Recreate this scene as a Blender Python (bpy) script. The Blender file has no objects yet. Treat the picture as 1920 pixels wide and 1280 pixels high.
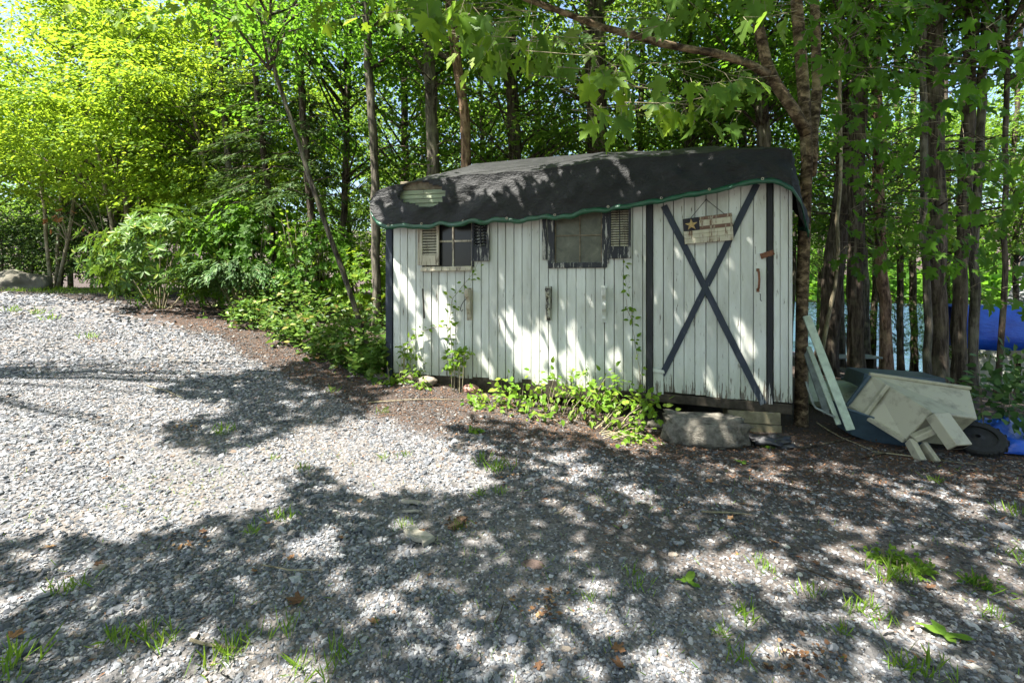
import bpy, bmesh, math, random
import numpy as np
from mathutils import Vector, Matrix, noise

S = bpy.context.scene
C = S.collection
random.seed(7)
rng = np.random.default_rng(11)
R = math.radians

# ------------------------------------------------------------------ camera
F, CX, HY, EYE = 907.0, 960.0, 538.0, 1.5      # focal length and horizon in photo pixels (1920 wide)
cam_d = bpy.data.cameras.new('camera')
cam_d.sensor_width = 36.0
cam_d.lens = F / 1920 * 36
cam_d.shift_y = -(640 - HY) / 1920
cam_d.clip_start = 0.05
cam_d.clip_end = 2000
cam = bpy.data.objects.new('camera', cam_d)
cam.location = (0, 0, EYE)
cam.rotation_euler = (R(90), 0, 0)
C.objects.link(cam)
S.camera = cam

# ------------------------------------------------------------------ light
SUN = Vector((-0.465, -0.27, 1.0)).normalized()   # towards the sun
SUNV = np.array(SUN)
world = bpy.data.worlds.new('World')
S.world = world
world.use_nodes = True
wn = world.node_tree
wn.nodes.clear()
sky = wn.nodes.new('ShaderNodeTexSky')
sky.sky_type = 'NISHITA'
sky.sun_disc = False
sky.sun_elevation = math.asin(SUN.z)
sky.sun_rotation = math.atan2(SUN.x, SUN.y)
sky.air_density = 1.0
sky.dust_density = 1.5
sky.ozone_density = 1.0
bg = wn.nodes.new('ShaderNodeBackground')
bg.inputs[1].default_value = 0.076
wo = wn.nodes.new('ShaderNodeOutputWorld')
wn.links.new(sky.outputs[0], bg.inputs[0])
wn.links.new(bg.outputs[0], wo.inputs[0])
sd = bpy.data.lights.new('sun', 'SUN')
sd.energy = 5.0
sd.angle = R(0.53)
sd.color = (1.0, 0.955, 0.88)
sun = bpy.data.objects.new('sun', sd)
sun.rotation_euler = SUN.to_track_quat('Z', 'Y').to_euler()
sun.location = (-6, -4, 14)
C.objects.link(sun)

S.view_settings.view_transform = 'Standard'
S.view_settings.look = 'None'
S.view_settings.gamma = 1
S.view_settings.use_curve_mapping = False
S.view_settings.exposure = 2.3
S.render.engine = 'CYCLES'
S.cycles.use_denoising = True
S.cycles.max_bounces = 7
S.cycles.diffuse_bounces = 4
S.cycles.glossy_bounces = 3
S.cycles.transmission_bounces = 4
S.cycles.transparent_max_bounces = 6
S.cycles.sample_clamp_indirect = 6
S.cycles.caustics_reflective = False
S.cycles.caustics_refractive = False

# ------------------------------------------------------------------ helpers
def tag(o, label=None, cat=None, group=None, kind=None):
    if label: o['label'] = label
    if cat: o['category'] = cat
    if group: o['group'] = group
    if kind: o['kind'] = kind
    return o

def empty(name, loc, rz=0.0):
    o = bpy.data.objects.new(name, None)
    o.empty_display_size = 0.1
    o.location = loc
    o.rotation_euler = (0, 0, rz)
    C.objects.link(o)
    return o

def link(name, me, mat=None, parent=None):
    o = bpy.data.objects.new(name, me)
    if mat is not None and not me.materials:
        me.materials.append(mat)
    C.objects.link(o)
    if parent is not None:
        o.parent = parent
    return o

def proj(p):
    """world points (N,3) -> photo pixels"""
    p = np.asarray(p, float)
    y = np.where(p[..., 1] > 0.05, p[..., 1], np.nan)
    return np.stack([CX + F * p[..., 0] / y, HY - F * (p[..., 2] - EYE) / y], -1)

def at(x, y, Y):
    return Vector(((x - CX) / F * Y, Y, EYE - (y - HY) / F * Y))

def smooth(a, b, x):
    t = np.clip((np.asarray(x, float) - a) / (b - a), 0, 1)
    return t * t * (3 - 2 * t)

def terrain(X, Y):
    X = np.asarray(X, float); Y = np.asarray(Y, float)
    t = 0.62 * Y - 0.5 * X - 2.2
    k = 0.13 * np.log1p(np.exp(t * 2.2)) / 2.2            # soft ramp up to the left and back
    z = -np.log(np.exp(-5 * k) + math.exp(-5 * 1.46)) / 5 # flattens near eye height
    s = 0.6 * X + 0.6 * Y - 8.0
    z = z - 0.17 * np.log1p(np.exp(np.clip(s * 1.5, -50, 50))) / 1.5
    z = np.maximum(z, -3.6)
    r = np.hypot(X, Y)
    z = z + np.where(r > 150, (r - 150) * 0.16, 0) * (Y > 0)
    z = z + 0.15 * np.exp(-((X + 1.0) / 1.3) ** 2 - ((Y - 5.75) / 0.75) ** 2)   # soil banked against the shed
    b = 0.012 * np.sin(X * 2.3 + 1.1 * np.sin(Y * 1.7)) + 0.01 * np.sin(Y * 3.1 + X * 0.8) + 0.006 * np.sin(X * 7.1 + Y * 5.3)
    return z + b

def gz(x, y):
    return float(terrain(x, y))

def ground_px(x, y):
    """photo pixel -> point where its ray meets the ground"""
    dx, dz = (x - CX) / F, (HY - y) / F
    a = 0.8
    while a < 60:
        b = a * 1.01
        if EYE + dz * b <= gz(dx * b, b):
            for _ in range(12):
                m = (a + b) / 2
                if EYE + dz * m <= gz(dx * m, m): b = m
                else: a = m
            break
        a = b
    return Vector((dx * b, b, gz(dx * b, b)))

class MB:
    def __init__(self): self.v = []; self.f = []
    def add(self, vs, fs):
        n = len(self.v)
        self.v += [tuple(p) for p in vs]
        self.f += [tuple(i + n for i in f) for f in fs]
        return self
    def box(self, x0, x1, y0, y1, z0, z1):
        return self.add([(x0,y0,z0),(x1,y0,z0),(x1,y1,z0),(x0,y1,z0),(x0,y0,z1),(x1,y0,z1),(x1,y1,z1),(x0,y1,z1)],
                        [(0,3,2,1),(4,5,6,7),(0,1,5,4),(1,2,6,5),(2,3,7,6),(3,0,4,7)])
    def hexa(self, c):
        return self.add(c, [(0,3,2,1),(4,5,6,7),(0,1,5,4),(1,2,6,5),(2,3,7,6),(3,0,4,7)])
    def prism(self, poly, d0, d1, fn):
        """polygon poly [(a,b)] extruded d0..d1; fn(a,b,d) -> xyz"""
        n = len(poly)
        vs = [fn(a, b, d0) for a, b in poly] + [fn(a, b, d1) for a, b in poly]
        fs = [tuple(range(n)), tuple(range(2 * n - 1, n - 1, -1))]
        fs += [(i, i + n, (i + 1) % n + n, (i + 1) % n) for i in range(n)]
        return self.add(vs, fs)
    def tube(self, pts, rad, n=8, cap=True, wob=0.0, seed=0):
        pts = [Vector(p) for p in pts]
        if not hasattr(rad, '__len__'): rad = [rad] * len(pts)
        rr = random.Random(seed)
        base = len(self.v)
        ref = Vector((0.31, 0.95, 0.05))
        for i, p in enumerate(pts):
            t = (pts[min(i + 1, len(pts) - 1)] - pts[max(i - 1, 0)])
            t = t.normalized() if t.length > 1e-9 else Vector((0, 0, 1))
            a = ref - t * ref.dot(t)
            if a.length < 1e-3: a = Vector((1, 0, 0)) - t * t.x
            a.normalize(); b = t.cross(a)
            for k in range(n):
                q = 2 * math.pi * k / n
                r = rad[i] * (1 + wob * (rr.random() - 0.5) * 2)
                self.v.append(tuple(p + (a * math.cos(q) + b * math.sin(q)) * r))
        for i in range(len(pts) - 1):
            for k in range(n):
                k2 = (k + 1) % n
                self.f.append((base + i*n + k, base + i*n + k2, base + (i+1)*n + k2, base + (i+1)*n + k))
        if cap:
            self.f.append(tuple(base + k for k in range(n - 1, -1, -1)))
            self.f.append(tuple(base + (len(pts)-1)*n + k for k in range(n)))
        return self
    def build(self, name, mat, parent=None, smooth_=False, bevel=0.0, seg=1, sub=None):
        me = bpy.data.meshes.new(name)
        me.from_pydata([tuple(map(float, p)) for p in self.v], [], self.f)
        if bevel or sub:
            bm = bmesh.new(); bm.from_mesh(me)
            bmesh.ops.recalc_face_normals(bm, faces=bm.faces)
            if bevel:
                bmesh.ops.bevel(bm, geom=list(bm.edges), offset=bevel, segments=seg, affect='EDGES', profile=0.6, clamp_overlap=True)
            if sub:
                sub(bm)
            bm.to_mesh(me); bm.free()
        if smooth_:
            me.polygons.foreach_set('use_smooth', [True] * len(me.polygons))
        me.update()
        return link(name, me, mat, parent)

# ------------------------------------------------------------------ materials
M = {}
def nodes(name):
    m = bpy.data.materials.new(name)
    m.use_nodes = True
    nt = m.node_tree
    p = nt.nodes['Principled BSDF']
    M[name] = m
    return m, nt, p

def N(nt, typ, **kw):
    n = nt.nodes.new(typ)
    for k, v in kw.items():
        if k.startswith('i_'):
            n.inputs[k[2:].replace('_', ' ')].default_value = v
        else:
            setattr(n, k, v)
    return n

def ramp(nt, fac, stops, mode='LINEAR'):
    r = nt.nodes.new('ShaderNodeValToRGB')
    r.color_ramp.interpolation = mode
    e = r.color_ramp.elements
    while len(e) < len(stops): e.new(0.5)
    for el, (p, c) in zip(e, stops):
        el.position = p
        el.color = (c[0], c[1], c[2], 1) if hasattr(c, '__len__') else (c, c, c, 1)
    nt.links.new(fac, r.inputs[0])
    return r.outputs[0]

def mixc(nt, fac, a, b, mode='MIX'):
    m = nt.nodes.new('ShaderNodeMix'); m.data_type = 'RGBA'; m.blend_type = mode
    for s, v in ((0, fac), (6, a), (7, b)):
        if isinstance(v, bpy.types.NodeSocket): nt.links.new(v, m.inputs[s])
        elif s == 0: m.inputs[0].default_value = v
        else: m.inputs[s].default_value = (*v[:3], 1)
    return m.outputs[2]

def coords(nt, scale=(1, 1, 1), which='Object'):
    tc = nt.nodes.new('ShaderNodeTexCoord')
    mp = nt.nodes.new('ShaderNodeMapping')
    mp.inputs['Scale'].default_value = scale
    nt.links.new(tc.outputs[which], mp.inputs[0])
    return mp.outputs[0]

def geo_pos(nt, scale=(1, 1, 1)):
    g = nt.nodes.new('ShaderNodeNewGeometry')
    mp = nt.nodes.new('ShaderNodeMapping')
    mp.inputs['Scale'].default_value = scale
    nt.links.new(g.outputs['Position'], mp.inputs[0])
    return mp.outputs[0]

def tex(nt, vec, scale, detail=4, rough=0.6, dist=0.0):
    n = nt.nodes.new('ShaderNodeTexNoise')
    n.inputs['Scale'].default_value = scale
    n.inputs['Detail'].default_value = detail
    n.inputs['Roughness'].default_value = rough
    n.inputs['Distortion'].default_value = dist
    nt.links.new(vec, n.inputs['Vector'])
    return n.outputs['Fac']

def bump(nt, p, h, strength=0.5, dist=0.01):
    b = nt.nodes.new('ShaderNodeBump')
    b.inputs['Strength'].default_value = strength
    b.inputs['Distance'].default_value = dist
    nt.links.new(h, b.inputs['Height'])
    nt.links.new(b.outputs[0], p.inputs['Normal'])

def simple(name, col, rough=0.7, var=0.25, scale=8, bs=0.3, bd=0.006, spec=0.3, metal=0.0):
    m, nt, p = nodes(name)
    v = geo_pos(nt)
    f = tex(nt, v, scale, 5, 0.65)
    d = tuple(c * (1 - var) for c in col); l = tuple(min(1, c * (1 + var)) for c in col)
    nt.links.new(ramp(nt, f, [(0.3, d), (0.7, l)]), p.inputs['Base Color'])
    p.inputs['Roughness'].default_value = rough
    p.inputs['Specular IOR Level'].default_value = spec
    p.inputs['Metallic'].default_value = metal
    if bs: bump(nt, p, tex(nt, v, scale * 6, 4, 0.6), bs, bd)
    return m

def leaf_mat(name, stops, trans, tmix=0.42, rough=0.55, spec=0.14):
    """leaf: every leaf (mesh island) takes its own tone; light shines through"""
    m, nt, p = nodes(name)
    g = nt.nodes.new('ShaderNodeNewGeometry')
    oi = nt.nodes.new('ShaderNodeObjectInfo')
    ad = N(nt, 'ShaderNodeMath', operation='ADD'); nt.links.new(g.outputs['Random Per Island'], ad.inputs[0]); nt.links.new(oi.outputs['Random'], ad.inputs[1])
    fr = N(nt, 'ShaderNodeMath', operation='FRACT'); nt.links.new(ad.outputs[0], fr.inputs[0])
    col = ramp(nt, fr.outputs[0], stops)
    big = tex(nt, geo_pos(nt), 0.9, 2, 0.5)
    col2 = mixc(nt, 1.0, col, ramp(nt, big, [(0.3, 0.72), (0.7, 1.25)]), 'MULTIPLY')
    nt.links.new(col2, p.inputs['Base Color'])
    p.inputs['Roughness'].default_value = rough
    p.inputs['Specular IOR Level'].default_value = spec
    tr = nt.nodes.new('ShaderNodeBsdfTranslucent')
    tcol = mixc(nt, 1.0, mixc(nt, 0.55, col2, trans), (1, 1, 1), 'MULTIPLY')
    nt.links.new(tcol, tr.inputs[0])
    mx = nt.nodes.new('ShaderNodeMixShader')
    mx.inputs[0].default_value = tmix
    nt.links.new(p.outputs[0], mx.inputs[1]); nt.links.new(tr.outputs[0], mx.inputs[2])
    nt.links.new(mx.outputs[0], nt.nodes['Material Output'].inputs[0])
    return m

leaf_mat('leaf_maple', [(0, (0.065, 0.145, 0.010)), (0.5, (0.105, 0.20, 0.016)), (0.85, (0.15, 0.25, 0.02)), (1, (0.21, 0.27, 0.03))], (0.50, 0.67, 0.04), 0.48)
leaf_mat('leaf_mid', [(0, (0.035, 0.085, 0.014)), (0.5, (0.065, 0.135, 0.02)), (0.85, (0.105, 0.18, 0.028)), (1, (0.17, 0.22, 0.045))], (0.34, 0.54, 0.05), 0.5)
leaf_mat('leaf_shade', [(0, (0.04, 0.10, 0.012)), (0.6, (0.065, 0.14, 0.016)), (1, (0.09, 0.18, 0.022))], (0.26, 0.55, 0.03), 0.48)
leaf_mat('leaf_hemlock', [(0, (0.028, 0.06, 0.018)), (0.6, (0.045, 0.085, 0.022)), (1, (0.085, 0.12, 0.035))], (0.10, 0.18, 0.02), 0.25, 0.5)
leaf_mat('leaf_rhodo', [(0, (0.03, 0.075, 0.010)), (0.6, (0.06, 0.125, 0.015)), (0.92, (0.12, 0.19, 0.025)), (1, (0.24, 0.26, 0.03))], (0.22, 0.36, 0.03), 0.25, 0.45, 0.16)
leaf_mat('leaf_grey', [(0, (0.035, 0.085, 0.025)), (0.6, (0.06, 0.125, 0.035)), (1, (0.11, 0.18, 0.055))], (0.2, 0.34, 0.06), 0.28, 0.5, 0.16)
leaf_mat('leaf_weed', [(0, (0.07, 0.15, 0.015)), (0.6, (0.12, 0.22, 0.022)), (1, (0.20, 0.28, 0.04))], (0.38, 0.55, 0.04), 0.4, 0.4)
leaf_mat('leaf_cover', [(0, (0.03, 0.07, 0.012)), (0.45, (0.06, 0.12, 0.018)), (0.8, (0.11, 0.19, 0.03)), (0.93, (0.19, 0.25, 0.06)), (1, (0.22, 0.13, 0.05))], (0.2, 0.34, 0.03), 0.3, 0.4)
leaf_mat('leaf_bright', [(0, (0.085, 0.17, 0.02)), (1, (0.13, 0.22, 0.03))], (0.3, 0.45, 0.05), 0.3, 0.45)
leaf_mat('leaf_dead', [(0, (0.07, 0.04, 0.025)), (0.4, (0.14, 0.075, 0.04)), (0.75, (0.24, 0.13, 0.06)), (1, (0.36, 0.25, 0.14))], (0.3, 0.15, 0.05), 0.12, 0.75, 0.15)
leaf_mat('leaf_needle', [(0, (0.09, 0.045, 0.025)), (0.6, (0.15, 0.08, 0.045)), (1, (0.24, 0.14, 0.08))], (0.2, 0.1, 0.05), 0.05, 0.85, 0.1)
leaf_mat('leaf_pink', [(0, (0.25, 0.12, 0.05)), (1, (0.45, 0.18, 0.08))], (0.5, 0.2, 0.06), 0.3, 0.6)

def bark(name, dark, mid, light, sx=16, sz=2.2, bd=0.03, ring=False):
    m, nt, p = nodes(name)
    v = geo_pos(nt, (sx, sx, sz))
    f = tex(nt, v, 1.0, 6, 0.7, 0.5)
    w = geo_pos(nt)
    patch = tex(nt, w, 3.0, 3, 0.6)
    c = ramp(nt, f, [(0.40, dark), (0.51, mid), (0.62, light)])
    c = mixc(nt, ramp(nt, patch, [(0.52, 0), (0.68, 0.55)]), c, (light[0] * 1.1, light[1] * 1.2, light[2] * 1.0))
    nt.links.new(c, p.inputs['Base Color'])
    p.inputs['Roughness'].default_value = 0.9
    p.inputs['Specular IOR Level'].default_value = 0.15
    bump(nt, p, f, 1.0, bd)
    return m
bark('bark_dark', (0.024, 0.018, 0.013), (0.066, 0.051, 0.038), (0.135, 0.11, 0.084))
bark('bark_grey', (0.035, 0.03, 0.024), (0.09, 0.077, 0.06), (0.18, 0.16, 0.125))
bark('bark_red', (0.06, 0.036, 0.024), (0.18, 0.11, 0.07), (0.33, 0.22, 0.15), 11, 3.0, 0.04)
bark('bark_birch', (0.03, 0.02, 0.012), (0.10, 0.07, 0.042), (0.27, 0.20, 0.12), 9, 14.0, 0.02)
bark('bark_sapling', (0.10, 0.085, 0.055), (0.2, 0.17, 0.11), (0.3, 0.26, 0.18), 24, 5.0, 0.004)

# ------------------------------------------------------------------ ground
EDGE_X = [-30, -13, -9, -5.6, -3.2, -1.6, 0.8, 2.4, 4.4, 8, 20]
EDGE_Y = [17, 12.6, 11.1, 8.6, 6.65, 5.1, 4.45, 3.95, 3.35, 2.7, 2.0]
def nz(X, Y, s, seed=0.0):
    X = np.asarray(X, float) * s; Y = np.asarray(Y, float) * s
    return (np.sin(X * 1.3 + 2.1 * np.sin(Y * 0.9 + seed)) + np.sin(Y * 1.7 + 1.6 * np.sin(X * 1.1 - seed)) + np.sin((X + Y) * 2.3 + seed)) / 3
def soil(X, Y):
    d = np.asarray(Y, float) - np.interp(X, EDGE_X, EDGE_Y) + 0.45 * nz(X, Y, 1.3, 3.0) + 0.15 * nz(X, Y, 5.0, 1.0)
    a = smooth(-0.75, 0.35, d)
    p = 0.55 * smooth(0.35, 0.75, nz(X, Y, 1.0, 7.0)) * smooth(-3.0, 0.5, X)
    q = 0.42 * smooth(-0.6, 1.2, np.asarray(X, float) + 0.5 * nz(X, Y, 1.6, 2.0)) * smooth(1.9, 2.9, np.asarray(Y, float) + 0.25 * np.asarray(X, float) + 0.35 * nz(X, Y, 2.0, 9.0))
    return np.clip(np.maximum(np.maximum(a, p), q), 0, 1)

def axis(core0, core1, step, lo, hi, g):
    a = list(np.arange(core0, core1 + 1e-6, step))
    s = step
    while a[-1] < hi: s *= g; a.append(a[-1] + s)
    s = step
    while a[0] > lo: s *= g; a.insert(0, a[0] - s)
    return np.array(a)
gx = axis(-9, 7, 0.13, -420, 420, 1.16)
gy = axis(0.6, 10, 0.13, -60, 520, 1.16)
GX, GY = np.meshgrid(gx, gy)
GZ = terrain(GX, GY)
nxg, nyg = len(gx), len(gy)
me = bpy.data.meshes.new('ground')
vv = np.stack([GX, GY, GZ], -1).reshape(-1, 3)
ii = np.arange(nxg * nyg).reshape(nyg, nxg)
ff = np.stack([ii[:-1, :-1], ii[:-1, 1:], ii[1:, 1:], ii[1:, :-1]], -1).reshape(-1, 4)
def np_mesh(me, V, faces_idx, nper):
    me.vertices.add(len(V)); me.vertices.foreach_set('co', np.ascontiguousarray(V, dtype=np.float32).ravel())
    nper = np.asarray(nper, np.int32)
    me.loops.add(len(faces_idx)); me.loops.foreach_set('vertex_index', np.ascontiguousarray(faces_idx, dtype=np.int32))
    st = np.zeros(len(nper), np.int32); st[1:] = np.cumsum(nper)[:-1]
    me.polygons.add(len(nper)); me.polygons.foreach_set('loop_start', st)
    try: me.polygons.foreach_set('loop_total', nper)
    except Exception: pass
    me.update(calc_edges=True)
np_mesh(me, vv, ff.ravel(), np.full(len(ff), 4))
me.polygons.foreach_set('use_smooth', [True] * len(me.polygons))
at_s = me.attributes.new('soil', 'FLOAT', 'POINT')
at_s.data.foreach_set('value', soil(vv[:, 0], vv[:, 1]).astype(np.float32))

m, nt, p = nodes('ground_mat')
v = geo_pos(nt)
a = N(nt, 'ShaderNodeAttribute', attribute_name='soil')
vor = nt.nodes.new('ShaderNodeTexVoronoi'); vor.inputs['Scale'].default_value = 42; vor.inputs['Randomness'].default_value = 1
nt.links.new(v, vor.inputs['Vector'])
stone = ramp(nt, vor.outputs['Color'], [(0.0, (0.055, 0.053, 0.053)), (0.5, (0.125, 0.12, 0.118)), (1.0, (0.22, 0.21, 0.208))])
stone = mixc(nt, ramp(nt, tex(nt, v, 1.6, 5, 0.6), [(0.45, 0), (0.75, 0.6)]), stone, (0.2, 0.165, 0.13))
fine = tex(nt, v, 60, 4, 0.7)
dirt = ramp(nt, fine, [(0.3, (0.028, 0.021, 0.017)), (0.55, (0.07, 0.051, 0.041)), (0.75, (0.14, 0.105, 0.085))])
dirt = mixc(nt, ramp(nt, tex(nt, v, 2.5, 4, 0.6), [(0.4, 0), (0.7, 0.6)]), dirt, (0.07, 0.06, 0.052))
msk = N(nt, 'ShaderNodeMath', operation='MULTIPLY_ADD'); nt.links.new(fine, msk.inputs[0]); msk.inputs[1].default_value = 0.8
sub = N(nt, 'ShaderNodeMath', operation='SUBTRACT'); nt.links.new(a.outputs['Fac'], sub.inputs[0]); sub.inputs[1].default_value = 0.35
nt.links.new(sub.outputs[0], msk.inputs[2])
nt.links.new(mixc(nt, ramp(nt, msk.outputs[0], [(0.3, 0), (0.6, 1)]), stone, dirt), p.inputs['Base Color'])
p.inputs['Roughness'].default_value = 0.9
p.inputs['Specular IOR Level'].default_value = 0.2
h = N(nt, 'ShaderNodeMath', operation='ADD'); nt.links.new(vor.outputs['Distance'], h.inputs[0]); nt.links.new(fine, h.inputs[1])
bump(nt, p, h.outputs[0], 0.8, 0.02)
ground = link('ground', me, m)
tag(ground, 'grey gravel drive turning to brown soil under the trees', 'ground', kind='structure')

# lake seen between the trunks
m, nt, p = nodes('water')
v = geo_pos(nt, (1, 1, 1))
p.inputs['Base Color'].default_value = (0.05, 0.09, 0.14, 1)
p.inputs['Roughness'].default_value = 0.06
p.inputs['IOR'].default_value = 1.33
wv_ = geo_pos(nt, (1.0, 0.35, 1))
bump(nt, p, tex(nt, wv_, 1.3, 5, 0.7), 1.0, 0.9)
b = MB(); b.v = [(-150, 14, -2.6), (260, 14, -2.6), (260, 260, -2.6), (-150, 260, -2.6)]; b.f = [(0, 1, 2, 3)]
tag(b.build('lake', m), 'blue lake water glinting beyond the right-hand trunks', 'lake', kind='structure')

# ------------------------------------------------------------------ gravel: loose stones
m, nt, p = nodes('stone_mat')
oi = nt.nodes.new('ShaderNodeObjectInfo')
c = ramp(nt, oi.outputs['Random'], [(0.0, (0.052, 0.056, 0.064)), (0.35, (0.115, 0.122, 0.133)), (0.7, (0.195, 0.2, 0.21)), (0.9, (0.33, 0.328, 0.325)), (0.965, (0.20, 0.145, 0.11)), (1.0, (0.42, 0.40, 0.36))])
v = coords(nt, (1, 1, 1))
c = mixc(nt, 1.0, c, ramp(nt, tex(nt, v, 3.0, 4, 0.65), [(0.3, 0.75), (0.7, 1.2)]), 'MULTIPLY')
nt.links.new(c, p.inputs['Base Color'])
p.inputs['Roughness'].default_value = 0.8
p.inputs['Specular IOR Level'].default_value = 0.25

def gravel_points():
    P, Sc = [], []
    def zone(y0, y1, dens, smin, smed, smax):
        xm = 1.12 * y1 + 0.9
        n = int(dens * 2 * xm * (y1 - y0))
        X = rng.uniform(-xm, xm, n); Y = rng.uniform(y0, y1, n)
        s = np.clip(smed * np.exp(rng.normal(0, 0.38, n)), smin, smax)
        k = np.abs(X) < 1.12 * Y + 0.9
        k &= rng.random(n) < 1 - 0.62 * soil(X, Y)
        k &= ~((Y > np.interp(X, EDGE_X, EDGE_Y) + 0.9))
        k &= rng.random(n) < 0.74 + 0.3 * nz(X, Y, 2.2, 5.0) + 0.35 * nz(0.35 * X + 0.2 * Y, Y, 1.1, 2.0)
        s = s * (1 + 0.22 * nz(X, Y, 1.4, 8.0))
        X, Y, s = X[k], Y[k], s[k]
        P.append(np.stack([X, Y, terrain(X, Y) + s * 0.12], -1)); Sc.append(s)
    zone(1.2, 2.6, 7500, 0.003, 0.0060, 0.026)
    zone(2.6, 3.6, 5200, 0.0035, 0.0068, 0.024)
    zone(3.6, 5.6, 3200, 0.0045, 0.0082, 0.024)
    zone(5.6, 8.5, 1300, 0.007, 0.0122, 0.026)
    zone(8.5, 14.5, 230, 0.015, 0.024, 0.04)
    return np.concatenate(P), np.concatenate(Sc)

def gn_scatter(name, P, Sc, flat, mat, lumps=0.5):
    """stones on points through a geometry-nodes tree with four stone shapes"""
    n = len(P)
    me = bpy.data.meshes.new(name)
    me.vertices.add(n); me.vertices.foreach_set('co', P.astype(np.float32).ravel())
    rot = np.stack([rng.normal(0, 0.35, n), rng.normal(0, 0.35, n), rng.uniform(0, 6.28, n)], -1).astype(np.float32)
    scl = np.stack([Sc * rng.uniform(0.85, 1.5, n), Sc * rng.uniform(0.7, 1.1, n), Sc * rng.uniform(flat[0], flat[1], n)], -1).astype(np.float32)
    me.attributes.new('rot', 'FLOAT_VECTOR', 'POINT').data.foreach_set('vector', rot.ravel())
    me.attributes.new('scl', 'FLOAT_VECTOR', 'POINT').data.foreach_set('vector', scl.ravel())
    me.attributes.new('idx', 'INT', 'POINT').data.foreach_set('value', rng.integers(0, 4, n).astype(np.int32))
    o = link(name, me)
    g = bpy.data.node_groups.new(name + '_nodes', 'GeometryNodeTree')
    g.interface.new_socket('Geometry', in_out='INPUT', socket_type='NodeSocketGeometry')
    g.interface.new_socket('Geometry', in_out='OUTPUT', socket_type='NodeSocketGeometry')
    gi = g.nodes.new('NodeGroupInput'); go = g.nodes.new('NodeGroupOutput')
    ins = g.nodes.new('GeometryNodeInstanceOnPoints')
    join = g.nodes.new('GeometryNodeJoinGeometry')
    for k in range(4):
        ico = g.nodes.new('GeometryNodeMeshIcoSphere'); ico.inputs['Subdivisions'].default_value = 2; ico.inputs['Radius'].default_value = 1.0
        sp = g.nodes.new('GeometryNodeSetPosition')
        pos = g.nodes.new('GeometryNodeInputPosition')
        addv = g.nodes.new('ShaderNodeVectorMath'); addv.operation = 'ADD'; addv.inputs[1].default_value = (3.7 * k + 1.3, -2.1 * k, 5.3 * k)
        no = g.nodes.new('ShaderNodeTexNoise'); no.inputs['Scale'].default_value = 0.95; no.inputs['Detail'].default_value = 1.5
        sb = g.nodes.new('ShaderNodeVectorMath'); sb.operation = 'SUBTRACT'; sb.inputs[1].default_value = (0.5, 0.5, 0.5)
        sc = g.nodes.new('ShaderNodeVectorMath'); sc.operation = 'SCALE'; sc.inputs['Scale'].default_value = 2.2 * lumps * 2
        sm = g.nodes.new('GeometryNodeSetShadeSmooth'); sm.inputs['Shade Smooth'].default_value = False
        mt = g.nodes.new('GeometryNodeSetMaterial'); mt.inputs['Material'].default_value = mat
        gi2 = g.nodes.new('GeometryNodeGeometryToInstance')
        L = g.links.new
        L(pos.outputs[0], addv.inputs[0]); L(addv.outputs[0], no.inputs['Vector']); L(no.outputs['Color'], sb.inputs[0])
        L(sb.outputs[0], sc.inputs[0]); L(ico.outputs['Mesh'], sp.inputs['Geometry']); L(sc.outputs[0], sp.inputs['Offset'])
        L(sp.outputs[0], sm.inputs['Geometry']); L(sm.outputs[0], mt.inputs['Geometry']); L(mt.outputs[0], gi2.inputs[0]); L(gi2.outputs[0], join.inputs[0])
    L = g.links.new
    def attr(nm, t):
        a = g.nodes.new('GeometryNodeInputNamedAttribute'); a.data_type = t; a.inputs['Name'].default_value = nm
        return a.outputs[0]
    e2r = g.nodes.new('FunctionNodeEulerToRotation')
    L(attr('rot', 'FLOAT_VECTOR'), e2r.inputs[0])
    L(gi.outputs[0], ins.inputs['Points']); L(join.outputs[0], ins.inputs['Instance'])
    ins.inputs['Pick Instance'].default_value = True
    L(attr('idx', 'INT'), ins.inputs['Instance Index'])
    L(e2r.outputs[0], ins.inputs['Rotation']); L(attr('scl', 'FLOAT_VECTOR'), ins.inputs['Scale'])
    L(ins.outputs[0], go.inputs[0])
    md = o.modifiers.new('scatter', 'NODES'); md.node_group = g
    me.materials.append(mat)
    return o
gp, gs = gravel_points()
dirty = rng.random(len(gp)) < 1.5 * soil(gp[:, 0], gp[:, 1])
md_, ntd, pd_ = nodes('stone_dirty')
oid = ntd.nodes.new('ShaderNodeObjectInfo')
cd_ = ramp(ntd, oid.outputs['Random'], [(0.0, (0.035, 0.034, 0.034)), (0.4, (0.075, 0.073, 0.072)), (0.8, (0.125, 0.122, 0.12)), (0.95, (0.19, 0.17, 0.15)), (1.0, (0.32, 0.31, 0.29))])
ntd.links.new(cd_, pd_.inputs['Base Color']); pd_.inputs['Roughness'].default_value = 0.85; pd_.inputs['Specular IOR Level'].default_value = 0.2
gd = gn_scatter('gravel', gp[dirty], gs[dirty] * 0.85, (0.4, 0.75), M['stone_dirty'])
tag(gd, 'soil stained gravel mixed into the ground before the shed', 'gravel', kind='stuff')
gr = gn_scatter('gravel', gp[~dirty], gs[~dirty], (0.4, 0.75), M['stone_mat'])
tag(gr, 'loose grey crushed gravel covering the drive', 'gravel', kind='stuff')

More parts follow.
